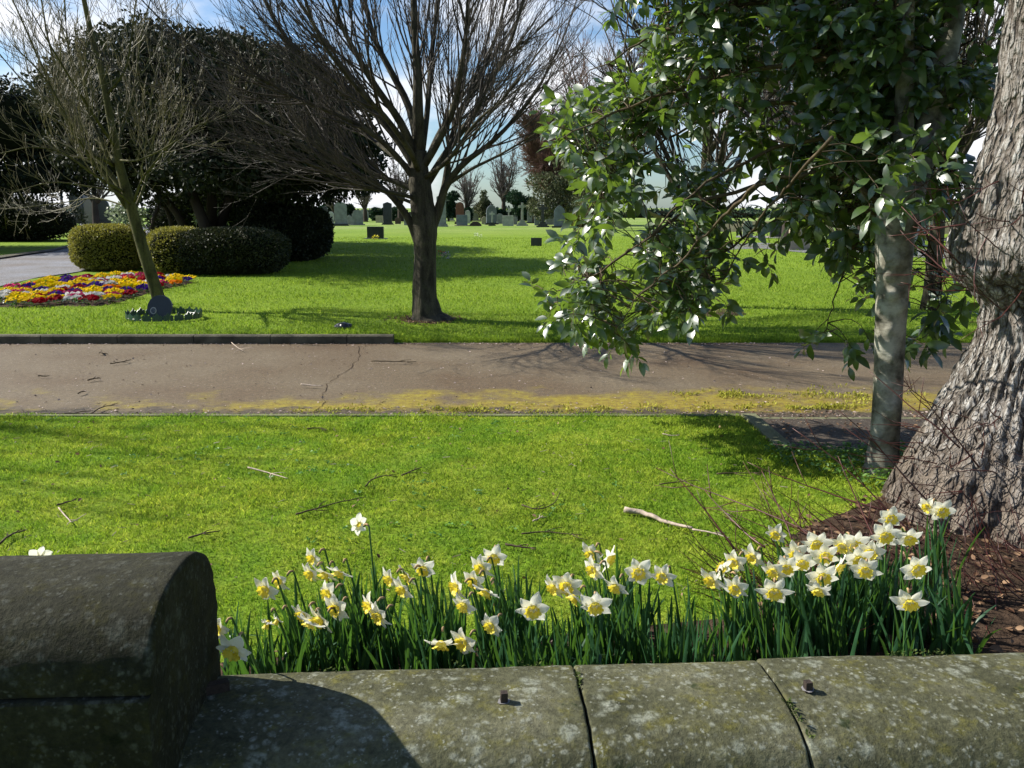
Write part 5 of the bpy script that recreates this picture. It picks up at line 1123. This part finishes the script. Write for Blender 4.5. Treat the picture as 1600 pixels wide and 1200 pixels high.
k = inpoly(px, py, FOL) & (rn.uniform(0, 1, N0) < dens_at(px, py)*1.0); px, py = px[k], py[k]
fx = rn.uniform(1345, 1500, 22); fy = rn.uniform(200, 340, 22); px = np.r_[px, fx]; py = np.r_[py, fy]; NF = len(px)-22
hol, tw = MB(), MB()
LEAFH = (np.array([[0, 0, -.06], [.15, .20, .03], [.23, .46, .045], [.17, .76, -.0], [0, 1.05, -.13], [-.17, .76, -.0], [-.23, .46, .045], [-.15, .20, .03], [0, .22, -.0], [0, .48, .01], [0, .78, -.03]]),
         [np.array([[0, 1, 8], [0, 8, 7], [3, 4, 10], [10, 4, 5]]), np.array([[1, 2, 9, 8], [8, 9, 6, 7], [2, 3, 10, 9], [9, 10, 5, 6]])])
LP, LD, LS, LR = [], [], [], []
trunkc = np.array([H0[0], H0[1]])
for ii_, (x_, y_) in enumerate(zip(px, py)):
    left = np.clip((1350-x_)/450, 0, 1); ym = YP+np.interp(left, [0, 1], [.40, .85]); Y_ = ym+rn.uniform(-.45, .85)
    if 1350 < x_ < 1440 and y_ > 320 and rn.random() < .8: Y_ = YP+rn.uniform(.25, 1.2)
    if ii_ >= NF: Y_ = YP-rn.uniform(.12, .45)
    p = at(x_, y_, Y_)
    tt_ = (2.36-p[0])/(-sdir.x); hit = p-np.array(sdir)*tt_
    if tt_ > .25 and abs(hit[1]-YP) < .24 and .15 < hit[2] < 1.55 and rn.random() < .75: continue
    dist = np.linalg.norm(NODES-p, axis=1); j = int(np.argmin(dist+rn.uniform(0, .12, len(dist)))); q = NODES[j]
    if dist[j] > .55: q = p+(q-p)/dist[j]*.35
    out = p-q; L_ = np.linalg.norm(out)+1e-6; mid = (p+q)/2+np.array([0, 0, .10*L_])+rn.normal(0, .02, 3)
    tp = smooth_poly([q, mid, p], 6); tw.tube(tp, np.linspace(.0042, .0022, 6), 4, False)
    d = tp[-1]-tp[-3]; d = d/np.linalg.norm(d)*.9+rn.normal(0, .35, 3)+[-.25, -.1, -.15]; d /= np.linalg.norm(d)
    tl = rn.uniform(.10, .22); e = p+d*tl; tw.tube([p, (p+e)/2+[0, 0, .01], e], [.0022, .002, .0015], 3, False)
    m_ = int(rn.integers(5, 10))
    for i in range(m_):
        u = (i+.5)/m_; b_ = p*(1-u)+e*u; a_ = i*2.4+rn.uniform(-.4, .4)
        s1 = np.cross(d, [0, 0, 1.]); s1 /= np.linalg.norm(s1)+1e-6; s2 = np.cross(s1, d)
        ld = d*(.35+.5*u)+(s1*math.cos(a_)+s2*math.sin(a_)*.7)*(.95-.35*u)+[0, 0, -.18]
        LP.append(b_); LD.append(ld); LS.append(rn.uniform(.070, .138)*(1.-.25*(u > .85))); LR.append(rn.normal(0, .75))
LP, LD, LS, LR = map(np.array, (LP, LD, LS, LR))
b0_ = rotm(LD); hv = np.array([-.52, -.42, .74]); LR = np.arctan2(-(b0_[:, :, 0]@hv), b0_[:, :, 2]@hv)+RNG.normal(0, .75, len(LD))
M = rotm(LD, LR)*LS[:, None, None]; hol.inst(LEAFH[0], LEAFH[1], M, LP)
print('holly leaves', len(LP))
hol.build('foliage', M_holly, tH); tw.build('twigs', M_twig, tH)

# ---------------------------------------------------------------- great old trunk at the right edge
BZ = [-.15, 0, .12, .22, .43, .67, .9, 1.1, 1.27, 1.4, 1.69, 1.85, 2.07, 2.57, 3.4, 4.6]
BR = [.94, .90, .87, .82, .72, .585, .485, .47, .68, .71, .62, .56, .51, .50, .50, .50]
BX = 2.98; BY = 4.62
tG = thing('old_tree', 'massive old tree trunk with deeply furrowed flaring base at the right edge', 'tree', (BX, BY, 0))
nz_, nt_ = 520, 640
zz = np.linspace(-.15, 4.6, nz_); tt = np.arange(nt_)*2*PI/nt_; Z, T = np.meshgrid(zz, tt, indexing='ij')
R0 = np.interp(Z, BZ, BR)
ker = np.ones(9)/9; R0 = np.apply_along_axis(lambda c: np.convolve(np.pad(c, 4, mode='edge'), ker, 'valid'), 0, R0)
Rb = np.interp(Z, [-.15, .2, .6, .9, 1.3, 2.0, 4.6], [.85, .76, .58, .49, .50, .50, .50])
# the burr bulges only on the left side, facing the pale trunk
left = np.clip(np.cos(T-PI*1.02), 0, 1)**.8; bur = sstep(Z, .95, 1.15)*sstep(-Z, -2.05, -1.75)
R0 = np.where(bur > 0, Rb+(R0-Rb)*left, R0*.0+Rb+(R0-Rb)*np.clip(left+.25, 0, 1))
ct, st_ = np.cos(T), np.sin(T)
root = (vn(np.stack([ct*2.2+5, st_*2.2, 0*T], -1), 3)-.5)*.30*sstep(-Z, -.75, -.0)
big = (fbm(np.stack([ct*1.6, st_*1.6, Z*1.3], -1), 3, 5)-.45)*.10
warp = (fbm(np.stack([ct*4, st_*4, Z*2.2], -1), 3, 9)-.45)
low = sstep(-Z, -1.0, -.75)                  # strong furrows on the flare
ang = (T+warp*.22+.10*Z)*46/(2*PI)
fur = np.abs(((ang+.35*np.sin(Z*9+T*7)) % 1)*2-1); fur2 = np.abs(((ang*1.9+warp*1.3+Z*1.1) % 1)*2-1)
ridge = np.clip(fur*1.7, 0, 1)*.7+np.clip(fur2*1.7, 0, 1)*.3; brk = fbm(np.stack([ct*9, st_*9, Z*9], -1), 4, 2)
ridge = np.clip(ridge*(.55+.9*brk), 0, 1)
rough = (fbm(np.stack([ct*14, st_*14, Z*14], -1), 4, 7)-.47)
lump = (fbm(np.stack([ct*5, st_*5, Z*5], -1), 3, 11)-.45)*.10*bur
R_ = R0+root+big+lump+(.030*low+.012)*(ridge-.5)+rough*.045
V = np.stack([BX+R_*ct, BY+R_*st_*.9, Z], -1)
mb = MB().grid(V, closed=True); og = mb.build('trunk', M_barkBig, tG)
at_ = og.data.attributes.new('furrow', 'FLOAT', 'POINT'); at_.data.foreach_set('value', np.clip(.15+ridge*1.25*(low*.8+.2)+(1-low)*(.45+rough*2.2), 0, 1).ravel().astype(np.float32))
def surf_pt(theta, z):
    i = int(np.clip((z+.15)/4.75*(nz_-1), 0, nz_-1)); j = int((theta % (2*PI))/(2*PI)*nt_) % nt_; return V[i, j]
rs = random.Random(5)
def shoot(p, d, L, r_, curl=.08):
    n = 9; pts = [np.array(p)]; dd = np.array(d, float); dd /= np.linalg.norm(dd); mb = MB(); dirs = []
    for k in range(n): dd = dd+np.array([rs.gauss(0, curl), rs.gauss(0, curl), rs.gauss(.01, curl)]); dd /= np.linalg.norm(dd); pts.append(pts[-1]+dd*L/n); dirs.append(dd)
    mb.tube(pts, np.linspace(r_, r_*.35, n+1), 5)
    for k in range(rs.randint(1, 4)):
        i = rs.randint(2, n-1); sd = dirs[i-1]+np.array([rs.gauss(0, .6), rs.gauss(0, .6), rs.gauss(.1, .6)]); sd /= np.linalg.norm(sd); mb.tube([pts[i], pts[i]+sd*L*.12, pts[i]+(sd+[0, 0, .1])*L*rs.uniform(.18, .35)], [r_*.5, r_*.4, r_*.25], 4)
    mb.build('shoot', M_shoot, tG)
hand = [((1150, 862), (1065, 722), 3.6, 3.9), ((1335, 860), (1020, 742), 3.5, 4.3), ((1195, 855), (1105, 790), 3.4, 3.8), ((1440, 850), (1250, 655), 3.9, 4.2), ((1470, 800), (1285, 655), 4., 4.2), ((1390, 800), (1170, 720), 3.9, 4.3), ((1500, 700), (1355, 580), 4.0, 4.2),
        ((1290, 862), (1180, 770), 3.5, 3.8), ((1370, 850), (1300, 720), 3.7, 4.), ((1240, 850), (1190, 740), 3.6, 3.9), ((1510, 350), (1390, 378), 4.0, 4.1), ((1500, 440), (1400, 360), 4.0, 4.2), ((1490, 400), (1405, 320), 4.1, 4.3), ((1530, 730), (1450, 625), 4.0, 3.9)]
for (a0, a1, y0, y1) in hand:
    p = at(*a0, y0); q = at(*a1, y1); L = np.linalg.norm(q-p); shoot(p, (q-p)/L, L, .0048, .045)
for k in range(34):
    th0 = PI+rs.uniform(-.5, .75); z0 = rs.choice([rs.uniform(.15, .6), rs.uniform(1.0, 1.75), rs.uniform(1.2, 1.6)]); p = surf_pt(th0, z0); d = np.array([math.cos(th0), math.sin(th0), 0])+np.array([rs.gauss(-.3, .5), rs.gauss(-.2, .4), rs.gauss(.15 if z0 > .9 else .35, .45)])
    shoot(p-d/np.linalg.norm(d)*.02, d, rs.uniform(.18, .5)*(1.2 if z0 > .9 else .9), rs.uniform(.0028, .0046), .12)
for k in range(38):
    x_ = rs.uniform(1.0, 2.6); y_ = rs.uniform(3.1, 3.9); p = np.array([x_, y_, .01]); shoot(p, (rs.gauss(-.6, .4), rs.gauss(.1, .4), rs.uniform(.35, 1.1)), rs.uniform(.15, .42), rs.uniform(.002, .0036), .12)

thk = MB()
for k in range(330):
    if k % 9: x_ = rs.uniform(.95, 2.5); p = np.array([x_, rs.uniform(3.2, 4.35) if x_ > 1.3 else rs.uniform(3.0, 3.7), .01]); d = np.array([rs.gauss(-.7, .5), rs.gauss(.0, .5), rs.uniform(.2, .9)])
    else: th0 = PI+rs.uniform(-.2, 1.5); p = surf_pt(th0, rs.uniform(.05, .6)); d = np.array([math.cos(th0)-.3, math.sin(th0), rs.uniform(-.1, .8)])
    d /= np.linalg.norm(d); pts = [p]; L = rs.uniform(.15, .45)
    for j in range(6): d = d+np.array([rs.gauss(0, .07), rs.gauss(0, .07), rs.gauss(0, .06)]); d /= np.linalg.norm(d); pts.append(pts[-1]+d*L/6)
    thk.tube(pts, np.linspace(.0030, .0011, 7), 4, False)
tag(thk.build('thicket', M_shoot, tG), None, None, None, 'stuff')
bare('bare tree beyond the left edge whose shadow streaks the near lawn', -1100, 700, 7.4, -700, 330, .2, M_barkB, M_twB, 21, .9, nl=12, forky=.3, rmin=.006, lvl=2)
# ---------------------------------------------------------------- fallen sticks and twigs
def stick(label, pts, r_, mat=M_twig, fork=None, name='twig', z=.022):
    P_ = np.array([G(x, y, z) for x, y in pts]); P_[:, 2] = lawn_z(P_[:, 0], P_[:, 1]); P_[:, 2] = np.where((P_[:, 1] > PATH_N) & (P_[:, 1] < PATH_F), .0, P_[:, 2])+z+np.array([rs.uniform(0, .01) for _ in pts])
    b = P_[0].copy(); S_ = smooth_poly(P_, 12); S_ += RNG.normal(0, r_*.15, S_.shape); mb = MB().tube(S_, np.linspace(r_, r_*.45, 12), 6)
    for k in range(2 if fork is None else fork):
        i = rs.randint(3, 9); d = S_[i+1]-S_[i]; d /= np.linalg.norm(d)+1e-6; s_ = np.array([-d[1], d[0], .15])*rs.choice([-1, 1]); L = np.linalg.norm(P_[-1]-P_[0])*rs.uniform(.12, .25)
        mb.tube([S_[i], S_[i]+(d+s_)*L*.5, S_[i]+(d*1.3+s_*.8)*L], [r_*.6, r_*.5, r_*.3], 5)
    return tag(mb.build(name, mat, None, True, tuple(b)), label, 'twig' if name == 'twig' else 'branch')
o = stick('pale peeled branch lying on the near lawn above the daffodils', [(975, 803), (1000, 805), (1020, 812), (1045, 820), (1082, 832)], .016, M_stick, 0, 'fallen_branch', .02)
SL = [('dark thin twig trailing from the end of the pale branch', [(1082, 832), (1110, 838), (1140, 845)], .005), ('long straight twig on the lawn left of the tall daffodil', [(463, 815), (495, 806), (525, 798), (572, 787)], .005),
      ('pale crooked twig high on the left lawn', [(388, 738), (410, 742), (432, 750), (450, 757)], .005), ('twig curled like a hook in the middle of the lawn', [(572, 770), (580, 758), (598, 753), (620, 752)], .005),
      ('short twig right of the hooked one', [(628, 752), (645, 742), (660, 737)], .005), ('thin dark twig at the left edge of the lawn', [(0, 858), (20, 842), (42, 835)], .006), ('short dark twig left of centre on the lawn', [(90, 795), (105, 790), (120, 788)], .005),
      ('forked pale twig low on the left lawn', [(92, 800), (108, 818), (115, 822), (135, 808)], .004), ('twig lying left of the tall lone daffodil', [(295, 850), (320, 845), (345, 840)], .005), ('curved twig above the middle daffodils', [(815, 797), (840, 802), (865, 792), (875, 775)], .004),
      ('thin wavy twig above the middle of the flower row', [(815, 842), (850, 838), (880, 840), (910, 842)], .004), ('tan twig right above the middle cluster', [(790, 856), (815, 860), (838, 861)], .006), ('small dark twig left of the pale branch', [(833, 822), (842, 816), (848, 812)], .005),
      ('straight dark twig upper right on the near lawn', [(1120, 743), (1150, 741), (1195, 742)], .005), ('thin twig right of lawn centre', [(1030, 760), (1065, 755), (1090, 754)], .004), ('small twig on the lawn under the path edge', [(480, 673), (500, 672), (512, 675)], .005),
      ('light twig on the path near its middle', [(470, 602), (485, 603), (504, 604)], .008), ('dark twig on the left of the path', [(137, 594), (148, 592), (158, 592)], .008), ('small dark twig far left on the path', [(60, 588), (70, 588), (77, 588)], .008), ('slanting dark twig upper left on the path', [(172, 568), (190, 566), (205, 563)], .007),
      ('tiny twig below the slanting one on the path', [(122, 615), (128, 613), (132, 611)], .007), ('upright stub of twig near the kerb', [(157, 548), (159, 552), (161, 553)], .012), ('pale straw leaning near the kerb', [(362, 536), (372, 544), (380, 549)], .005), ('thin branch along the left near edge of the path', [(60, 647), (110, 648), (170, 646)], .007),
      ('curved twig on the mossy left path edge', [(140, 648), (160, 637), (180, 634)], .006), ('long dark twig right of the crack', [(580, 565), (620, 566), (650, 566)], .007), ('pale splinter at the side path', [(1315, 664), (1340, 666), (1362, 669)], .005), ('thin pale twig left of the side path', [(1035, 682), (1050, 684), (1062, 683)], .004)]
for lb, pts, r_ in SL: stick(lb, pts, r_, M_twig if 'pale' not in lb and 'light' not in lb else M_stick)
# short bits of straw in the lawn
n = 420; x = RNG.uniform(-4.5, 2.4, n); y = RNG.uniform(2.9, 6.6, n); k = ~ex_near(x, y) & (np.abs(x) < .62*y+.2); x, y = x[k], y[k]; mb = MB()
for a_, b_ in zip(x, y):
    z_ = float(lawn_z(a_, b_))+.022; an = rs.uniform(0, PI); L = rs.uniform(.01, .05); mb.tube([(a_, b_, z_), (a_+L*math.cos(an), b_+L*math.sin(an), z_+rs.uniform(-.004, .008))], rs.uniform(.0008, .0022), 3, False)
tag(mb.build('straw', M_crumb), 'short straw bits strewn through the near lawn', None, None, 'stuff')
